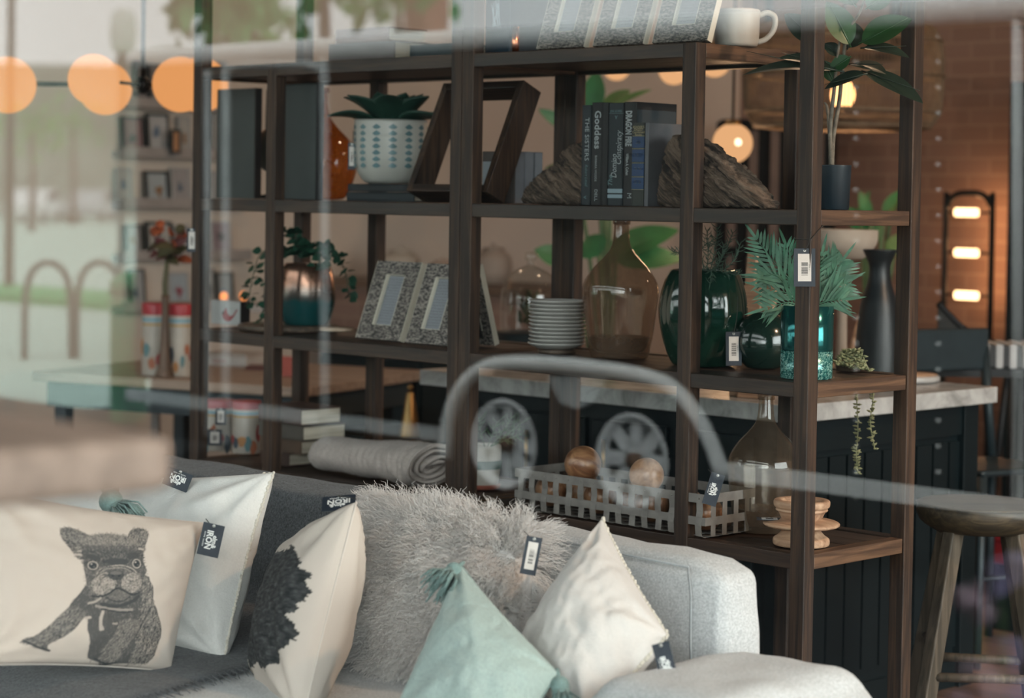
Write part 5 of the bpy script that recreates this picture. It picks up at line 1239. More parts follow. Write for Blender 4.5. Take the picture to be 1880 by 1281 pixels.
for zc, w in ((bh-.008, .022), (bh*.40, .020)):
    c = [(-bw/2, -bd_/2), (bw/2, -bd_/2), (bw/2, bd_/2), (-bw/2, bd_/2), (-bw/2, -bd_/2)]
    strip([(x, y, zc) for x, y in c], (0, 0, 1), w).build('band', m_strip, bk, solid=.0018)
for k in range(4):
    y = -bd_/2+.03+k*(bd_-.06)/3
    strip([(-bw/2, y, bh), (-bw/2, y, .006), (-bw/2+.012, y, .003), (bw/2-.012, y, .003), (bw/2, y, .006), (bw/2, y, bh)], (0, 1, 0), .017).build('upright_strip', m_strip, bk, solid=.0014)
rvb = MB()
for k in range(nx):
    x = -bw/2+.02+k*(bw-.04)/(nx-1); rvb.ball((x, -bd_/2-.002, bh-.008), .0022, 6, 4)
rvb.build('rivet', m_strip, bk)
bi = MB(); ct = Vector(bk.location)
m_ball = wood('turned_ball', (.20, .09, .045), (.34, .18, .09), 'x', .8, .3, .3, .3); m_ball2 = wood('turned_ball_pale', (.34, .19, .11), (.46, .28, .17), 'x', .8, .35, .2, .2)
def wball(label, px_, v, z, r, m, rot=0):
    o = MB().ball((0, 0, 0), r, 40, 24).build('wooden_ball', m, None, (su(px_, v, z), v, z)); o.rotation_euler = (rot, .4, rot*2); return tag(o, label, 'ball', 'wooden balls in the basket')
bx = [Vector(bk.location)+Vector((-bw/2+.062+k*(bw-.124)/6, .0, 0)) for k in range(7)]
for k, q in enumerate(bx):
    o = MB().ball((0, 0, 0), .044, 32, 18).build('wooden_ball', m_ball, None, (q.x, q.y+(.02 if k % 2 else -.02), z4+.052)); o.rotation_euler = (k, k*2, 0)
    tag(o, 'turned wooden ball lying low inside the strip basket', 'ball', 'wooden balls low in the basket')
q = (bx[1]+bx[2])/2
wball('dark grooved wooden ball on top of the basket, showing stripes', 1070, .095, z4+.128, .048, m_ball, .5); wball('pale wooden ball on top of the basket near the rusty wheel reflection', 1187, .09, z4+.123, .044, m_ball2, 1.2)
tb_ = at_y(1310, 898, .012); price_tag('navy logo tag dangling from the end of the strip basket', tb_, RT*.95-UP*.3, UP+RT*-.3, 26/ppm(tb_), 60/ppm(tb_), 'logo', at_y(1300, 862, .012), -PI/2)
# turned wood candle stand
cs = thing('candle_stand', 'pale turned wood candle stand with wide plate and bowl top', 'candle stand', (su(1480, .14, z4), .12, z4+EPS)); m_turn = wood('pale_turned', (.40, .24, .15), (.56, .37, .24), 'x', .7, .6, 0, .15)
MB().lathe(prof_spline([(.060, 0), (.0665, .003), (.0665, .016), (.056, .024), (.047, .034), (.042, .042)], 3), 56).build('foot', m_turn, cs)
MB().lathe(prof_spline([(.042, .041), (.075, .044), (.089, .048), (.090, .054), (.078, .059), (.052, .062), (.046, .064)], 3), 56).build('plate', m_turn, cs)
MB().lathe(prof_spline([(.046, .062), (.050, .068), (.056, .080), (.062, .084), (.061, .089), (.066, .094), (.067, .104), (.063, .109), (.050, .108), (.042, .095), (.02, .086), (.001, .085)], 3), 56).build('bowl', m_turn, cs)
cl_ = Vector(cs.location)+Vector((-.01, -.078, .0612)); price_tag('small navy tag lying on the plate of the turned candle stand', cl_+Vector((-.045, .025, 0)), (.75, .66, 0), (-.66, .75, .05), .06, .03, 'code')
# ------------------------------------------------------------------ the shop behind the shelving
m_globe = glow('globe_glow', (1.0, .42, .145), .93)
m_brass = mat('brass', (.30, .19, .08), .35, 1)
# globe chandelier
hubp = at_d(262, 156, 7.3)
ch = thing('globe_chandelier', 'chandelier of orange glowing globes on thin dark arms behind the first shelving post', 'chandelier', hubp)
MB().tube([(0, 0, 0), (0, 0, CEIL-hubp.z)], .008, 8).build('stem', m_dark, ch); MB().ball((0, 0, 0), .03, 16, 10).build('hub', m_dark, ch)
for x, y, d, r in ((331, 155, 7.1, 51), (368, 156, 7.55, 51), (193, 162, 7.3, 49), (172, 146, 6.9, 47), (14, 156, 7.2, 52), (-40, 150, 7.5, 48)):
    g = at_d(x, y, d); R = r/ppm(g); q = g-hubp
    MB().ball(q, R, 40, 24).build('globe', m_globe, ch); MB().tube([(0, 0, 0), q*(1-R*.9/q.length)], .006, 6).build('arm', m_dark, ch)
# picture ledges on the side wall
m_ledge = mat('ledge_paint', (.30, .27, .255), .6); m_frw = mat('frame_white', (.34, .33, .32), .5); m_frd = mat('frame_dark', (.02, .025, .025), .5)
LX = LEFT_X
rows = [(190, [(250, 272, 'd', (.10, .09, .09)), (276, 306, 'd', (.20, .18, .17)), (395, 420, 'w', (.25, .23, .22))]), (280, [(226, 266, 'd', (.22, .14, .14)), (272, 313, 'd', (.36, .36, .36)), (330, 352, 'w', (.34, .33, .31)), (394, 418, 'w', (.30, .30, .29))]),
        (372, [(216, 244, 'w', (.33, .32, .30)), (268, 311, 'd', (.30, .33, .34)), (316, 352, 'w', (.28, .26, .26)), (392, 420, 'w', (.32, .32, .33))]), (467, [(232, 262, 'd', (.3, .28, .27)), (270, 318, 'd', (.33, .32, .30)), (322, 350, 'w', (.3, .28, .28)), (388, 425, 'w', (.24, .19, .21))]),
        (560, [(240, 268, 'd', (.28, .28, .28)), (310, 348, 'w', (.30, .34, .37)), (384, 396, 'd', (.30, .28, .26)), (398, 430, 'd', (.22, .22, .21))])]
names = ['above the globe lamps', 'beside the small dark card', 'in the middle of the ledges', 'behind the red flowers', 'above the red lidded tins']
prints = [(.25, .07, .09), (.06, .06, .05), (.10, .14, .20), (.22, .12, .06), (.05, .08, .12)]
for i, (y, fr_) in enumerate(rows):
    z = at_x(300, y, LX+.05).z; ya, yb = at_x(205, y, LX).y, at_x(440, y, LX).y
    lg = thing('picture_ledge', ('topmost', 'second', 'third', 'fourth', 'lowest')[i]+' white picture ledge on the side wall, pictures standing on it', 'ledge', (LX, (ya+yb)/2, z))
    MB().bounds(0, .10, ya-(ya+yb)/2, yb-(ya+yb)/2, -.028, 0).build('board', m_ledge, lg, bevel=.003); MB().bounds(.088, .10, ya-(ya+yb)/2, yb-(ya+yb)/2, 0, .022).build('lip', m_ledge, lg)
    for j, (a, b, k, c) in enumerate(fr_):
        y0, y1 = at_x(a, y, LX+.06).y, at_x(b, y, LX+.06).y; w = y1-y0; h = at_x((a+b)/2, y-(78, 72, 64, 60, 66)[i]+6*((i+j) % 2), LX+.06).z-z
        t = thing('framed_print', ('dark' if k == 'd' else 'white')+' framed small print '+names[i]+(', first in its row', ', second in its row', ', third in its row', ', last in its row')[j], 'picture', (LX+.06, (y0+y1)/2, z+.002), 0, 'framed prints on the picture ledges')
        R = RY(-.12); bz = w*.09
        f = MB(); f.bounds(-.012, .006, -w/2, -w/2+bz, 0, h, R); f.bounds(-.012, .006, w/2-bz, w/2, 0, h, R); f.bounds(-.012, .006, -w/2+bz, w/2-bz, 0, bz, R); f.bounds(-.012, .006, -w/2+bz, w/2-bz, h-bz, h, R)
        f.build('frame', m_frd if k == 'd' else m_frw, t)
        pr = MB().bounds(-.008, -.002, -w/2+bz, w/2-bz, bz, h-bz, R).build('print', mat('print_paper%d%d_tone' % (i+1, j+1), c, .6, vary=.06), t)
        blob = MB(); rr = random.Random(i*7+j)
        cyb, czb = rr.uniform(-.1, .1)*w, h*rr.uniform(.35, .55)
        for q in range(4):
            blob.add([(-.0012+q*.0002, cyb+rr.uniform(-.1, .1)*w+math.cos(s)*w*rr.uniform(.06, .16), czb+rr.uniform(-.1, .1)*h+math.sin(s)*h*rr.uniform(.06, .15)) for s in [g*2*PI/8 for g in range(8)]], [tuple(range(8))], False, R)
        blob.build('motif', mat('motif%d_ink' % ((i+j) % 5), prints[(i+j) % 5], .7), pr)
cdp = at_x(322, 260, LX+.14); cd_ = thing('hanging_card', 'small black card with an orange picture hanging from the second ledge', 'card', cdp); MB().bounds(0, .004, -.03, .03, -.06, .06).build('card', m_frd, cd_)
MB().bounds(.004, .006, -.014, .014, -.045, .045).build('picture', mat('card_orange', (.40, .20, .10), .6), cd_)
# wood topped display table
tz = .76; tc0 = at_z(262, 694, tz); tc1 = at_z(556, 712, tz); ang = math.atan2(tc1.y-tc0.y, tc1.x-tc0.x); tl = (tc1-tc0).length
dt = thing('display_table', 'display table with a pale wood top and dark patterned front beneath the picture ledges', 'table', tc0, ang); dt.location.z = 0
MB().bounds(-.5, tl, 0, .95, tz-.035, tz).build('top', wood('table_pale', (.30, .22, .17), (.38, .29, .23), 'x', .6, .5, blotch=.2), dt, bevel=.004)
MB().bounds(-.46, tl-.05, .04, .90, tz-.13, tz-.035).build('apron', mat('table_navy', (.022, .035, .042), .6), dt)
for x in (-.44, tl-.10):
    for y in (.06, .84): MB().bounds(x, x+.05, y, y+.05, 0, tz-.13).build('leg', mat('table_navy', (.022, .035, .042), .6), dt)
MB().bounds(-.42, tl-.12, .10, .86, .22, .25).build('shelf', m_dark, dt)
dtM = Matrix.Translation(dt.location) @ RZ(ang)
def on_table(px_, py_): p = at_z(px_, py_, tz); return p
def big_tin(label, px_, py_, seed):
    p = on_table(px_, py_); k = ppm(p)
    t = tin(label, 450, .2, z4, 46/2/k, 132/k, None, seed, 'picture_tin'); t.location = (p.x, p.y, tz+EPS); t['group'] = 'picture tins on the display table'; return t
big_tin('red lidded picture tin behind the flower stem on the display table', 283, 688, 11); big_tin('red lidded picture tin beside the first dark post on the display table', 331, 690, 12)
fp_ = on_table(302, 692); fv = thing('tall_flower', 'tall stem of rust red flowers in a slim wooden vase on the display table', 'flowers', (fp_.x, fp_.y, tz+EPS)); Of = Vector(fv.location); dF = (Of-CAM).dot(fw)
fr2 = lambda x, y, d=0: at_d(x, y, dF+d)-Of
MB().lathe(prof_spline([(.03, 0), (.035, .004), (.022, .05), (.016, .14), (.013, .24), (.015, .30)], 3), 24).build('vase', wood('vase_wood', (.09, .055, .035), (.16, .10, .065), 'z', 1, .5), fv)
MB().tube([Vector((0, 0, .29)), fr2(303, 520), fr2(308, 470)], [.010, .011, .008], 8).build('stem', mat('green_stem', (.09, .09, .05), .7), fv)
m_pet = [mat('petal_rust', (.30, .07, .025), .6, vary=.4), mat('petal_dark', (.09, .02, .02), .6, vary=.3), mat('petal_leaf', (.06, .055, .02), .7, vary=.3)]
for k in range(30):
    x, y = rnd.uniform(285, 330), rnd.uniform(415, 478); a = rnd.uniform(0, 2*PI); e = (x+math.cos(a)*rnd.uniform(22, 38)*(1 if k % 3 else .7), y-abs(math.sin(a))*rnd.uniform(8, 30)+(22 if k % 4 == 0 else 0))
    B, E_ = fr2(x, y, rnd.uniform(-.05, .05)), fr2(*e, rnd.uniform(-.12, .12)); lb = MB(); leaf(lb, B, E_-B, (rnd.uniform(-1, 1), -.7, rnd.uniform(-.3, .8)), (E_-B).length, .035, .3, .3, 2, 6); lb.build('petal', m_pet[k % 3], fv, solid=.003)
wbp = on_table(415, 672); wb = thing('gift_box', 'flat white box with pink lettering on the display table', 'box', (wbp.x, wbp.y, tz+EPS), ang+.05); MB().bounds(-.10, .09, 0, .14, 0, .035).build('carton', mat('box_white', (.42, .40, .38), .6), wb, bevel=.002)
MB().bounds(-.10, .09, .001, .139, .035, .05).build('lid', mat('box_lid', (.34, .30, .27), .7), wb)
text_obj('lettering', 'HOME', .022, mat('pink_ink', (.36, .15, .14), .7), wb, T(-.03, -.0006, .017) @ RX(PI/2), .0002)
rbp = on_table(478, 680); book('dark book with red cover print on the display table', (rbp.x, rbp.y, tz+EPS), (.012, .13, .12), (.10, .03, .025), ang+.4, T(0, 0, .006) @ RY(PI/2) @ T(0, 0, -.06), 'books on the display table')
rbp = on_table(535, 692); book('bright red patterned book standing on the display table', (rbp.x, rbp.y, tz+EPS), (.10, .02, .075), (.34, .07, .05), ang, None, 'books on the display table')
m_flame = glow('candle_flame', (1.0, .30, .08), 1.6)
for i, (x, y) in enumerate(((411, 544), (447, 543))):
    p = at_d(x, y, 8.9); c = thing('tea_light', ('glowing orange tea light above the cardinal picture', 'second glowing tea light beside the trailing vines')[i], 'candle', (p.x, p.y, p.z-.03)); MB().lathe([(.02, -.02), (.022, .012), (.02, .012), (.001, .004)], 20).build('cup', m_brass, c); MB().ball((0, 0, .030), .016, 14, 10, sc=(1, 1, 1.2)).build('flame', m_flame, c)
p = at_d(428, 545, 8.9); sh = thing('wall_console', 'slim pale console behind the cardinal picture carrying two tea lights', 'console', (p.x, p.y, 0), YAW); zt = at_d(428, 555, 8.9).z-.004
MB().bounds(-.35, .40, -.1, .1, zt-.03, zt).build('top', m_ledge, sh)
for x in (-.33, .36): MB().bounds(x, x+.03, -.03, .03, 0, zt-.03).build('leg', m_ledge, sh)
# island
IX1, IY0, IY1, IZ, IX0 = -.498, .585, 1.60, .895, -3.35
IX0 = at_y(770, 690, IY0).x
isl = thing('kitchen_island', 'black panelled island with a thick grey marble top behind the shelving', 'island', ((IX0+IX1)/2, (IY0+IY1)/2, 0)); ic = Vector(isl.location)
def I(mb, n, m, **k): o = mb.build(n, m, isl, **k); o.location = Vector(o.location)-ic; return o
def marble():
    m, n, o = _new('grey_marble'); b = n.nodes.new('ShaderNodeBsdfPrincipled'); n.links.new(b.outputs[0], o.inputs[0])
    g = _noise(n, _coords(n, 'Object', (1, 1, 1)), 7, 8, .65, 1.6); r = _ramp(n, g.outputs[0], [(.35, (.26, .26, .255)), (.5, (.42, .42, .41)), (.62, (.50, .50, .49))]); n.links.new(r.outputs[0], b.inputs['Base Color']); b.inputs['Roughness'].default_value = .22; return m
I(MB().bounds(IX0, IX1, IY0, IY1, IZ-.048, IZ), 'marble_top', marble(), bevel=.003)
m_isl = mat('island_paint', (.0035, .0085, .0105), .5, spec=.25, vary=.1)
I(MB().bounds(IX0+.06, IX1-.06, IY0+.06, IY1-.06, .08, IZ-.048), 'carcass', m_isl)
pn = MB()
for k in range(10): pn.bounds(IX1-.0585, IX1-.052, IY0+.08+k*.085, IY0+.155+k*.085, .12, IZ-.16)
I(pn, 'end_panel', m_isl); I(MB().bounds(IX1-.06, IX1-.045, IY0+.06, IY1-.06, IZ-.14, IZ-.05), 'top_rail', m_isl); I(MB().bounds(IX0+.05, IX1-.05, IY0+.05, IY1-.05, 0, .08), 'plinth', m_isl)
for y in (IY0+.04, IY1-.12): I(MB().bounds(IX1-.11, IX1-.035, y, y+.075, 0, IZ-.05), 'corner_post', m_isl, bevel=.003)
for k in range(4):
    x = IX0+.07+k*(IX1-IX0-.2)/4; I(MB().bounds(x, x+(IX1-IX0-.2)/4-.03, IY0+.045, IY0+.06, .14, IZ-.1), 'door', m_isl, bevel=.003); I(MB().tube([(x+.06, IY0+.03, .62), (x+.06, IY0+.03, .74)], .006, 8), 'handle', m_brass)
# things standing on the island
def on_isl(px_, py_): return at_z(px_, py_, IZ)
p = on_isl(1715, 700); mr = thing('serving_board', 'round marble edged serving board on the far corner of the island', 'board', (p.x-.06, p.y-.08, IZ+EPS))
MB().lathe([(.10, 0), (.112, .004), (.112, .016), (.108, .02)], 48).build('slab', mat('board_marble', (.42, .41, .40), .3), mr); MB().lathe([(.104, .0205), (.104, .023), (.001, .023)], 48).build('wood_face', m_turn, mr)
MB().tube([(.0, .0, .023), (-.035, .03, .20)], [.010, .006], 10).build('gold_handle', m_brass, mr)
p = on_isl(1600, 700); wd_ = thing('wooden_tray', 'peach coloured wooden tray with upright dowels on the island', 'tray', (p.x-.25, p.y+.05, IZ+EPS), .5); MB().bounds(-.24, .24, -.10, .10, 0, .03).build('tray_base', m_turn, wd_, bevel=.004)
for x in (-.2, -.04, .10, .2): MB().tube([(x, 0, .03), (x+.04, .02, .14+.05*(x > 0))], .011, 8).build('dowel', m_turn, wd_)
p = at_y(1612, 640, 1.32); dv = thing('tall_vase', 'tall black bottle vase with a wide mouth on the island', 'vase', (min(p.x, IX1-.10), p.y, IZ+EPS))
MB().lathe(prof_spline([(.05, 0), (.07, .01), (.068, .12), (.055, .24), (.035, .31), (.033, .36), (.05, .40), (.047, .40), (.03, .36), (.001, .35)], 4), 40).build('body', mat('vase_black', (.008, .013, .016), .4), dv)
for i, (px_, py_, w, h, t_) in enumerate(((1385, 655, .11, .24, .30), (1362, 650, .08, .31, .12))):
    p = at_y(px_, py_, .66+.03*i); o = thing('cutting_board', ('pale wood cutting board leaning behind the round green vase', 'tall pale wood board behind the rosemary vase')[i], 'board', (p.x, p.y, IZ+EPS), .2, 'wood boards on the island')
    MB().bounds(-w/2, w/2, 0, .018, 0, h, RX(-t_)).build('slab', m_turn, o, bevel=.004); MB().bounds(-.016, .016, 0, .018, h, h+.09, RX(-t_)).build('handle', m_turn, o, bevel=.004)
p = at_y(1545, 640, 1.45); wbw = thing('pedestal_bowl', 'pale stone pedestal bowl seen under the second shelf', 'bowl', (p.x, p.y, IZ+EPS)); zb = at_y(1545, 425, 1.45).z-IZ
MB().lathe(prof_spline([(.06, 0), (.06, .01), (.02, .04), (.02, zb-.10), (.06, zb-.085), (.10, zb-.04), (.105, zb), (.10, zb), (.07, zb-.05), (.001, zb-.06)], 4), 40).build('bowl', mat('pale_stone', (.42, .36, .30), .8), wbw)
# glass cloche
p = at_y(972, 622, .95); cl = thing('glass_cloche', 'clear glass cloche with dried greenery on a dark base behind the plates', 'cloche', (p.x, p.y, IZ+EPS)); m_clear = thin_glass('clear_glass', (.93, .94, .93), .08, .02)
zc0 = max(.02, at_y(972, 612, .95).z-IZ)
MB().lathe([(.11, 0), (.115, .005), (.115, zc0), (.11, zc0+.005), (.001, zc0+.005)], 40).build('base', m_isl, cl)
MB().lathe(prof_spline([(.095, 0), (.096, .08), (.092, .13), (.07, .18), (.03, .205), (.014, .212), (.012, .225), (.022, .238), (.018, .252), (.001, .256)], 4), 48, (0, 0, zc0+.006), cap0=False).build('dome', m_clear, cl)
gr_ = MB()
for k in range(50):
    a, el = rnd.uniform(0, 2*PI), rnd.uniform(.2, 1.4); leaf(gr_, (rnd.uniform(-.03, .03), rnd.uniform(-.03, .03), zc0+.02+rnd.uniform(0, .08)), (math.cos(a)*math.cos(el), math.sin(a)*math.cos(el), math.sin(el)), (0, 0, 1), .06, .016, .5, .2, 2, 4)
gr_.build('dried_foliage', mat('dried_leaf', (.10, .10, .055), .8, vary=.5, vscale=30), cl)
# brass cone candlestick on a low black cabinet
p = at_y(752, 802, 1.15); lc = thing('low_cabinet', 'low black cabinet beyond the end of the island', 'cabinet', (p.x-.15, p.y+.12, 0)); zc = p.z
MB().bounds(-.18, .28, -.22, .22, .05, zc-.03).build('body', m_isl, lc); MB().bounds(-.20, .31, -.25, .25, zc-.03, zc).build('top', m_isl, lc); MB().bounds(-.15, .25, -.2, .2, 0, .05).build('plinth', m_dark, lc)
MB().bounds(.06, .26, -.228, -.22, .10, zc-.06).build('door', m_isl, lc); MB().bounds(-.16, .04, -.228, -.22, .10, zc-.06).build('door', m_isl, lc)
p9 = at_y(590, 700, 1.75); p8 = at_y(775, 700, 1.75); sbd = thing('sideboard', 'long black sideboard in the shadow beyond the island end', 'sideboard', ((p9.x+p8.x)/2, 1.95, 0)); sw_ = (p8.x-p9.x)/2
MB().bounds(-sw_, sw_, -.2, .2, .05, .80).build('body', m_isl, sbd); MB().bounds(-sw_-.02, sw_+.02, -.22, .22, .80, .83).build('top', m_isl, sbd); MB().bounds(-sw_+.02, sw_-.02, -.18, .18, 0, .05).build('plinth', m_dark, sbd)
for a_ in (-1, 0): MB().bounds(a_*sw_+.01, (a_+1)*sw_-.01, -.215, -.2, .08, .78).build('door', m_isl, sbd, bevel=.003)
k_ = ppm(p); bc_ = thing('cone_lamp', 'small brass cone lamp glinting between the shelves above the rolled throw', 'lamp', (p.x, p.y, zc+EPS)); MB().lathe([(20/k_, 0), (20/k_, .004), (7/k_, 80/k_), (6/k_, 82/k_), (.001, 84/k_)], 32).build('cone', m_brass, bc_); MB().ball((0, 0, 90/k_), 6/k_, 12, 8).build('finial', m_brass, bc_)
# brick counter at the back with small things on it
CY = 3.1; ca_, cb_ = at_y(590, 560, CY).x, at_y(1030, 560, CY).x; czt = at_y(800, 520, CY).z
cnt = thing('brick_counter', 'warm red brick counter against the back of the shop', 'counter', ((ca_+cb_)/2, CY, 0)); cw = (cb_-ca_)/2
MB().bounds(-cw, cw, 0, .5, 0, czt-.04).build('body', m_brick, cnt); MB().bounds(-cw-.03, cw+.03, -.03, .53, czt-.04, czt).build('top', wood('counter_top', (.14, .085, .055), (.22, .14, .095), 'x', .5), cnt)
hg = thing('red_brick_pier', 'broad brick pier rising behind the counter', 'pier', ((ca_+cb_)/2-.2, CY+.62, 0)); zp = at_y(700, 392, CY+.6).z+.35
p = at_y(735, 500, CY+.2)
bpots = [(735, .10, .14, (.42, .36, .30), 'pale stoneware crock on the brick counter, first'), (812, .07, .10, (.40, .30, .24), 'small tan jar on the brick counter beside the middle posts'), (905, .09, .17, (.30, .24, .20), 'brownish jug on the brick counter behind the backward frame')]
bpy.data.objects.remove(hg)
for x, r, h, c, lab in bpots:
    q = at_y(x, 510, CY+.2); t = thing('crock', lab, 'pot', (q.x, q.y, czt+EPS), 0, 'pots on the brick counter'); MB().lathe(prof_spline([(r*.7, 0), (r, h*.3), (r*.95, h*.75), (r*.6, h*.95), (r*.65, h), (r*.55, h), (r*.5, h*.8), (.001, h*.78)], 4), 32).build('body', mat('crock%d_clay' % x, c, .6), t)
    MB().lathe([(r*.66, h), (r*.66, h*1.02), (r*.1, h*1.08), (r*.12, h*1.16), (.001, h*1.18)], 24).build('lid', mat('crock%d_clay' % x, c, .6), t)
# broad leaved plants beyond the island
m_bop = mat('broad_leaf', (.03, .14, .05), .5, vary=.3); m_bopl = mat('broad_leaf_pale', (.09, .19, .06), .5, vary=.2)
def big_plant(label, px_, dist, leaves, pot_r=.16):
    p = at_d(px_, 600, dist); t = thing('potted_plant', label, 'plant', (p.x, p.y, 0)); Ob = Vector(t.location)
    MB().lathe(prof_spline([(pot_r*.75, 0), (pot_r, .05), (pot_r*1.05, .32), (pot_r*.95, .32), (.001, .29)], 3), 32).build('pot', m_stone, t)
    for (x0, y0, x1, y1, w, mm_, dd) in leaves:
        B, E_ = at_d(x0, y0, dist+dd)-Ob, at_d(x1, y1, dist+dd*.5)-Ob; MB().tube(spline([(0, 0, .29), (B.x*.4, B.y*.4, .29+(B.z-.29)*.6), B], 6), .008, 6).build('stalk', mat('leaf_stalk', (.06, .12, .05), .6), t)
        lb = MB(); leaf(lb, B, E_-B, (rnd.uniform(-.3, .3), -.8, .4), (E_-B).length, w, .3, .15, 6, 10, .8); lb.build('leaf', mm_, t)
big_plant('broad leaved green plant behind the tall demijohn', 1120, 8.1, [(1090, 205, 1088, 128, .11, m_bop, .0), (1120, 200, 1192, 152, .05, m_bopl, .0), (1105, 210, 1150, 160, .09, m_bopl, .1), (1040, 232, 992, 200, .05, m_bop, .1), (1120, 470, 1240, 405, .16, m_bop, .05), (1110, 480, 1180, 418, .14, m_bop, .15), (1130, 480, 1255, 460, .13, m_bop, 0), (1040, 480, 985, 455, .09, m_bop, .1), (1100, 470, 1075, 430, .12, m_bop, -.1), (995, 330, 1010, 300, .04, m_bopl, .2)])
big_plant('leafy plant far behind the black rubber plant pot', 1600, 8.4, [(1622, 392, 1648, 345, .05, m_bop, 0), (1600, 395, 1575, 352, .05, m_bop, 0), (1635, 392, 1652, 362, .05, m_bopl, .1), (1580, 400, 1590, 350, .05, m_bop, .1), (1590, 420, 1560, 385, .08, m_bop, .1), (1640, 470, 1655, 425, .10, m_bopl, 0), (1600, 440, 1615, 400, .1, m_bop, .1)])
# rattan pendant
rpp = at_d(1548, 140, 8.0); kk = ppm(rpp); rt_ = thing('rattan_pendant', 'wide woven rattan drum pendant lamp glowing behind the rubber plant', 'pendant lamp', rpp)
m_rat = mat('rattan', (.15, .10, .06), .7, vary=.3, vscale=30); RR = 182/kk; HH = 97/kk
pf2 = prof_spline([(RR*.55, -HH), (RR*.86, -HH*.97), (RR*.98, -HH*.62), (RR, 0), (RR*.98, HH*.6), (RR*.86, HH*.95), (RR*.55, HH)], 3)
rb_ = MB()
for k in range(170):
    a = 2*PI*k/170; rb_.tube([(r*math.cos(a), r*math.sin(a), z) for r, z in pf2], .0022, 4, cap=False)
rb_.build('rib', m_rat, rt_)['kind'] = 'stuff'
for r, z in ((RR*.56, -HH), (RR*.97, -HH*.68), (RR*1.0, 0), (RR*.97, HH*.66), (RR*.56, HH), (RR*.88, -HH*.95)):
    MB().tube([(r*math.cos(a), r*math.sin(a), z) for a in [i*2*PI/60 for i in range(60)]], .008, 8, closed=True).build('hoop', m_rat, rt_)
MB().tube([(0, 0, HH*.2), (0, 0, CEIL-rpp.z)], .005, 6).build('cord', m_dark, rt_)
MB().ball((0, 0, -HH*.35), .045, 24, 16, sc=(1, 1, 1.3)).build('bulb', glow('bulb_warm', (1.0, .46, .17), 5), rt_)
lamp('rattan_bulb_light', rpp+Vector((0, 0, -HH*.35-.08)), 5, (1, .62, .36), .05)
# wall globes and small lamps
def wall_globe(label, x, y, r, d, strength=3.0):
    p = at_d(x, y, d); R = r/ppm(p); t = thing('globe_lamp', label, 'lamp', p)
    MB().ball((0, 0, 0), R, 32, 20).build('globe', glow('globe_soft_glow', (1.0, .52, .24), .95), t); MB().ball((0, 0, 0), R*.36, 20, 12, M=T(fw*-R*.66+RT*R*.12)).build('bulb', glow('bulb_core', (1.0, .80, .52), 3.0), t)
    MB().tube([(0, 0, R*.9), (0, 0, CEIL-p.z)], .005, 6).build('cord', m_dark, t); MB().lathe([(R*.4, R*.85), (R*.4, R*1.1), (.004, R*1.2)], 20).build('cap', m_brass, t); return p
q1 = wall_globe('bright glass globe pendant with a white hot bulb above the brown bookend', 1345, 263, 37, 8.2)
q2 = wall_globe('warm globe pendant peeking below the top shelf above the novels', 1237, 128, 28, 8.6); q3 = wall_globe('warm globe pendant peeking below the top shelf beside the corner', 1312, 112, 30, 8.6); q4 = wall_globe('small warm globe pendant just under the top shelf over the leaves', 1132, 122, 26, 9.0); q5 = wall_globe('warm globe pendant in the gap beyond the mug', 1385, 118, 24, 8.6)
lamp('globe_light', q1+Vector((0, 0, -.14)), 6, (1, .6, .33), .06)
p = at_y(790, 186, BACK_Y-.10); sc_ = thing('wall_sconce', 'small brass wall sconce glowing above the planter leaves', 'lamp', p); MB().lathe([(.02, 0), (.06, .035), (.055, .035), (.001, .01)], 24).build('cup', m_brass, sc_); MB().ball((0, 0, .035), .03, 16, 10).build('bulb', glow('bulb_warm', (1.0, .46, .17), 5), sc_); MB().bounds(-.012, .012, 0, .095, -.02, .005).build('bracket', m_brass, sc_)
lamp('sconce_light', p+Vector((0, -.05, .12)), 1.2, (1, .5, .22), .03)
# hooped floor lamp with three light bars
hy = BACK_Y-.25; hp = at_y(1778, 560, hy); hl = thing('hoop_lamp', 'black hooped floor lamp with three glowing bars against the brick wall', 'lamp', (hp.x, hy, 0)); Oh = Vector(hl.location)
hq = lambda x, y: at_y(x, y, hy)-Oh
L_, R_ = hq(1737, 380).x, hq(1822, 380).x; ztop = hq(1778, 354).z
pts = [(L_, 0, .03), (L_, 0, ztop-.12), (L_+.012, 0, ztop-.05), (L_+.05, 0, ztop-.008), ((L_+R_)/2, 0, ztop), (R_-.05, 0, ztop-.008), (R_-.012, 0, ztop-.05), (R_, 0, ztop-.12), (R_, 0, .03)]
MB().tube(spline(pts, 5), .014, 8).build('hoop', m_dark, hl); MB().bounds(L_-.06, R_+.06, -.14, .14, 0, .03).build('base', m_dark, hl, bevel=.004)
for i, y in enumerate((390, 464, 542)):
    z = hq(1778, y).z; xa, xb = hq(1760, y).x, hq(1798, y).x
    MB().tube([(L_, 0, z), (R_, 0, z)], .006, 6).build('cross_bar', m_dark, hl); MB().tube([(xa, -.02, z), ((xa+xb)/2, -.02, z), (xb, -.02, z)], .019, 14).build('light_bar', glow('bar_glow', (1.0, .62, .30), 5.5), hl)
    lamp('hoop_bar_light', Vector((hp.x, hy+.09, z+.02)), 1.8, (1, .50, .22), .03)
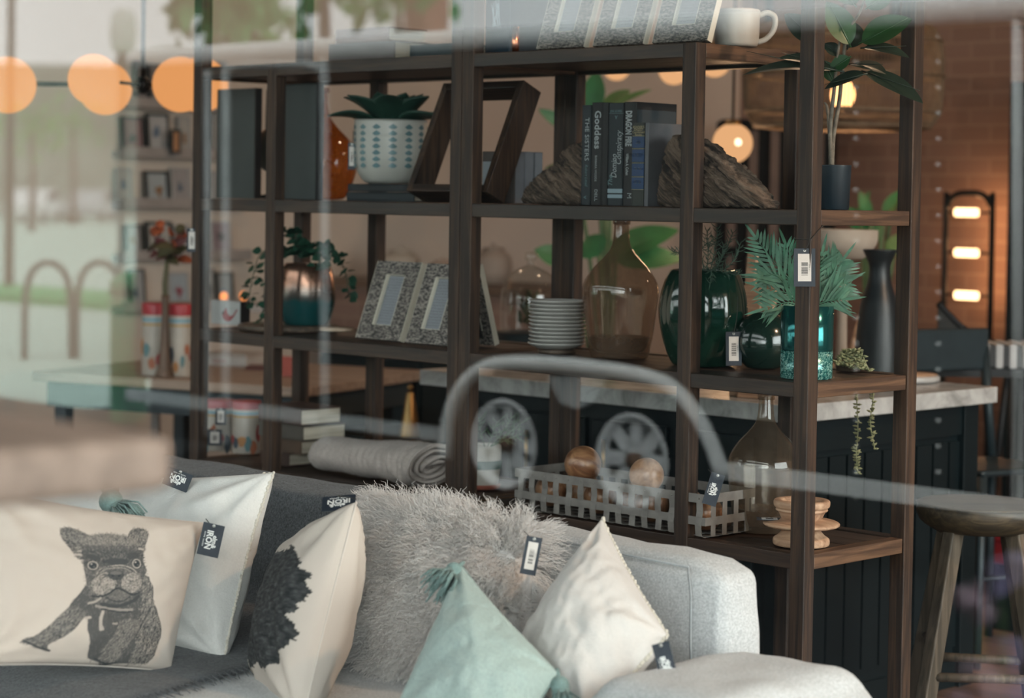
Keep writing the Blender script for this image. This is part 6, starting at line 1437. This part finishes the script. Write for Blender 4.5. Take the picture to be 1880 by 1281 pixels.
# black cabinet and dark palm beside the hoop lamp
p = at_y(1847, 500, BACK_Y-.63); bcx = p.x; bcab = thing('black_cabinet', 'tall black cabinet standing beside the hooped lamp', 'cabinet', (bcx+.42, BACK_Y-.35, 0)); zt = 1.95
MB().bounds(-.42, .42, -.28, .28, 0, zt).build('carcass', m_isl, bcab, bevel=.004); MB().bounds(-.41, -.005, -.295, -.281, .06, zt-.04).build('door', m_isl, bcab); MB().bounds(.005, .41, -.295, -.281, .06, zt-.04).build('door', m_isl, bcab); MB().tube([(-.03, -.31, .9), (-.03, -.31, 1.1)], .007, 8).build('handle', m_brass, bcab); MB().tube([(.03, -.31, .9), (.03, -.31, 1.1)], .007, 8).build('handle', m_brass, bcab)
dpm = thing('dark_palm', 'dark spiky palm in silhouette on top of the black cabinet', 'plant', (bcx+.22, BACK_Y-.52, zt+EPS)); MB().lathe([(.09, 0), (.11, .16), (.10, .16), (.001, .14)], 24).build('pot', m_dark, dpm)
m_dp = mat('dark_palm_leaf', (.012, .022, .016), .6)
for k in range(16):
    a = k*2*PI/16+.1; lb = MB(); el = rnd.uniform(.1, .9); leaf(lb, (0, 0, .15), (math.cos(a)*math.cos(el), math.sin(a)*math.cos(el), math.sin(el)), (0, 0, 1), rnd.uniform(.26, .38), .045, .7, .3, 2, 8); lb.build('leaf', m_dp, dpm)
# black framed picture and steel cabinet on the brick
fy = BACK_Y-.04; fa, fb = at_y(1405, 40, fy), at_y(1645, 110, fy); pic = thing('framed_poster', 'large black framed picture hanging high on the brick wall behind the rattan pendant', 'picture', ((fa.x+fb.x)/2, fy, fb.z)); pw = (fb.x-fa.x); phh = .75; f = MB()
f.bounds(-pw/2, -pw/2+.035, 0, .035, 0, phh); f.bounds(pw/2-.035, pw/2, 0, .035, 0, phh); f.bounds(-pw/2+.035, pw/2-.035, 0, .035, 0, .035); f.bounds(-pw/2+.035, pw/2-.035, 0, .035, phh-.035, phh); f.build('frame', m_dark, pic); MB().bounds(-pw/2+.035, pw/2-.035, .015, .025, .035, phh-.035).build('print', mat('poster_brown', (.20, .11, .08), .6), pic)
sa, sb_ = at_y(1385, 300, fy).x, at_y(1582, 300, fy).x; zs0, zs1 = 0, at_y(1440, 226, fy).z; sct = thing('steel_cabinet', 'black steel framed cabinet with pale panels behind the brown bookend', 'cabinet', ((sa+sb_)/2, fy-.25, 0)); sw = (sb_-sa)/2; f = MB()
for k in range(6): x = -sw+k*(2*sw)/5; f.bounds(x-.022, x+.022, -.02, .02, 0, zs1)
for z in (.02, .75, 1.2, zs1-.02): f.bounds(-sw, sw, -.018, .018, z-.02, z+.02)
f.build('frame', m_dark, sct); MB().bounds(-sw, sw, .02, .03, .02, zs1-.02).build('back_panel', mat('cabinet_pink', (.30, .22, .19), .7), sct); MB().bounds(-sw, sw, -.02, .22, zs1-.01, zs1+.01).build('top', m_dark, sct)
# curved lounge chair, striped bench cushion
p = at_d(1795, 640, 7.8); lch = thing('lounge_chair', 'dark sling lounge chair in front of the hooped lamp', 'chair', (p.x, p.y, 0), YAW); Ol = Vector(lch.location); inv = (Matrix.Translation(Ol) @ RZ(YAW)).inverted()
lq = lambda x, y, d=7.8: inv @ at_d(x, y, d)
tl_ = [lq(1722, 556), lq(1740, 575), lq(1765, 600), lq(1800, 622), lq(1840, 632), lq(1885, 634)]
sl = MB(); spt = spline(tl_, 5); sl.grid(lambda a, b: spt[min(len(spt)-1, int(a*(len(spt)-1)))]*(1-b)+Vector((spt[min(len(spt)-1, int(a*(len(spt)-1)))].x, .0, lq(1790, 690).z))*b, 25, 4); sl.build('sling', mat('sling_grey', (.022, .025, .026), .8), lch, solid=.012)
MB().tube(spt, .012, 8).build('frame', m_dark, lch)
for x in (lq(1730, 600).x, lq(1860, 600).x):
    for y in (-.02, .4): MB().tube([(x, y*.2, lq(1790, 690).z), (x, y, 0)], .013, 8).build('leg', m_dark, lch)
p = at_d(1795, 660, 7.4); zq0, zq1 = at_d(1795, 672, 7.4).z, at_d(1795, 628, 7.4).z; stc = thing('striped_bench', 'bench with a black and white striped cushion in front of the sling chair', 'bench', (p.x, p.y, 0), YAW)
cz = MB(); 
for k in range(9): x = -.19+k*.046; cz.bounds(x, x+.026, -.10, .14, zq0, zq1)
MB().bounds(-.20, .22, -.095, .135, zq0+.001, zq1-.003).build('cushion', mat('stripe_dark', (.05, .055, .06), .8), stc, bevel=.01); cz.build('white_stripe', mat('stripe_white', (.46, .47, .48), .8), stc, bevel=.005)
MB().bounds(-.20, .22, -.10, .14, zq0-.03, zq0-.001).build('seat', m_dark, stc)
for x in (-.18, .19):
    for y in (-.08, .11): MB().bounds(x-.015, x+.015, y-.015, y+.015, 0, zq0-.03).build('leg', m_dark, stc)
# navy metal chair beside the island
p = at_d(1812, 850, 6.9); nvc = thing('metal_chair', 'navy metal chair tucked beside the island end', 'chair', (p.x, p.y, 0), YAW+.5); m_nv = mat('navy_metal', (.022, .036, .043), .45, .3); zs_ = p.z
MB().bounds(-.16, .16, -.16, .16, zs_-.02, zs_).build('seat', m_nv, nvc, bevel=.01)
for x in (-1, 1):
    for y in (-1, 1): MB().tube([(x*.14, y*.14, zs_-.01), (x*.19, y*.19, 0)], [.018, .014], 6).build('leg', m_nv, nvc)
    MB().tube([(x*.15, .15, zs_), (x*.16, .21, zs_+.36)], .017, 6).build('back_post', m_nv, nvc)
MB().bounds(-.17, .17, .195, .215, zs_+.28, zs_+.42).build('backrest', m_nv, nvc, bevel=.01); MB().tube([(-.17, -.17, zs_*.45), (.17, -.17, zs_*.45)], .008, 6).build('stretcher', m_nv, nvc)
rd = at_d(1815, 880, 7.3); rdo = thing('red_crate', 'small red topped dark storage tin on the floor behind the metal chair', 'tin', (rd.x+.1, rd.y+.1, 0)); MB().bounds(-.10, .10, -.08, .08, .22, .30).build('body', mat('crate_red', (.22, .015, .02), .5), rdo, bevel=.008); MB().bounds(-.11, .11, -.09, .09, 0, .22).build('base', m_isl, rdo, bevel=.004); MB().bounds(-.105, .105, -.085, .085, .30, .32).build('lid', mat('crate_red', (.22, .015, .02), .5), rdo)
# rustic stool
sp_c = at_d(1800, 940, 5.55); stz = sp_c.z; st = thing('wooden_stool', 'rustic stool with a thick dark bark edged seat beside the shelving end', 'stool', (sp_c.x, sp_c.y, 0), YAW); ks = ppm(sp_c); m_bk = wood('stool_seat', (.03, .022, .012), (.07, .05, .026), 'x', 1, .6); m_lg = wood('stool_leg', (.07, .054, .036), (.13, .10, .07), 'z', 1, .6)
MB().lathe(prof_spline([(.12, -.045), (.150, -.025), (.162, .0), (.160, .018), (.15, .026), (.001, .028)], 3), 40, (0, 0, stz), fn=lambda a, r, z: 1+.03*N3((math.cos(a)*2, math.sin(a)*2, z*9))).build('seat', m_bk, st)
for a in (.55, 2.25, 3.8, 5.5):
    t0 = Vector((math.cos(a)*.10, math.sin(a)*.10, stz-.03)); b0 = Vector((math.cos(a)*.235, math.sin(a)*.235, 0)); d = (b0-t0).normalized(); M_ = T((t0+b0)/2) @ d.to_track_quat('Z', 'Y').to_matrix().to_4x4()
    MB().box((0, 0, 0), (.036, .044, (b0-t0).length), M_).build('leg', m_lg, st, bevel=.004)
lp_ = lambda a, z: Vector((math.cos(a)*(.235-.135*z/(stz-.03)), math.sin(a)*(.235-.135*z/(stz-.03)), z))
for a, b, z in ((3.8, 5.5, .24), (.55, 5.5, .30), (.55, 2.25, .24), (2.25, 3.8, .30)): MB().tube([lp_(a, z), lp_(b, z)], .012, 8).build('rung', m_lg, st)
# window console slab close to the glass
k0 = at_d(322, 800, 2.0); cz_ = k0.z; cn = thing('window_console', 'pale pinkish wood console top close behind the shop window', 'console', (k0.x-.35, k0.y, 0)); kx = k0.x
MB().bounds(-.62, .35, -.26, 0, cz_-.052, cz_).build('top', wood('console_pink', (.33, .24, .19), (.42, .31, .25), 'x', .5, .6, blotch=.1), cn, bevel=.012)
for x in (-.58, -.36):
    for y in (-.23, -.03): MB().bounds(x-.02, x+.02, y-.02, y+.02, 0, cz_-.052).build('leg', m_lg, cn)
# made-up ceiling downlights out of view, added for warm fill light
for x, y, w in ((-1.2, 1.6, 26), (2.6, .7, 230), (-3.6, 1.6, 22), (.8, 3.2, 12)):
    t = thing('added_fill_spot', 'added black spot lamp for warm fill light, unseen above the '+{-1.2: 'island', 2.6: 'open floor by the side window', -3.6: 'display table', .8: 'brick wall'}[x], 'lamp', (x, y, CEIL-.11)); MB().lathe([(.05, 0), (.055, .02), (.055, .109), (.001, .109)], 24, cap0=False).build('can', m_dark, t); MB().lathe([(.04, .02), (.001, .02)], 20, cap1=False).build('lens', glow('added_spot_glow', (1, .72, .45), 8), t)
    lamp('added_fill_light', (x, y, CEIL-.14), w, (1, .66, .42), .06)
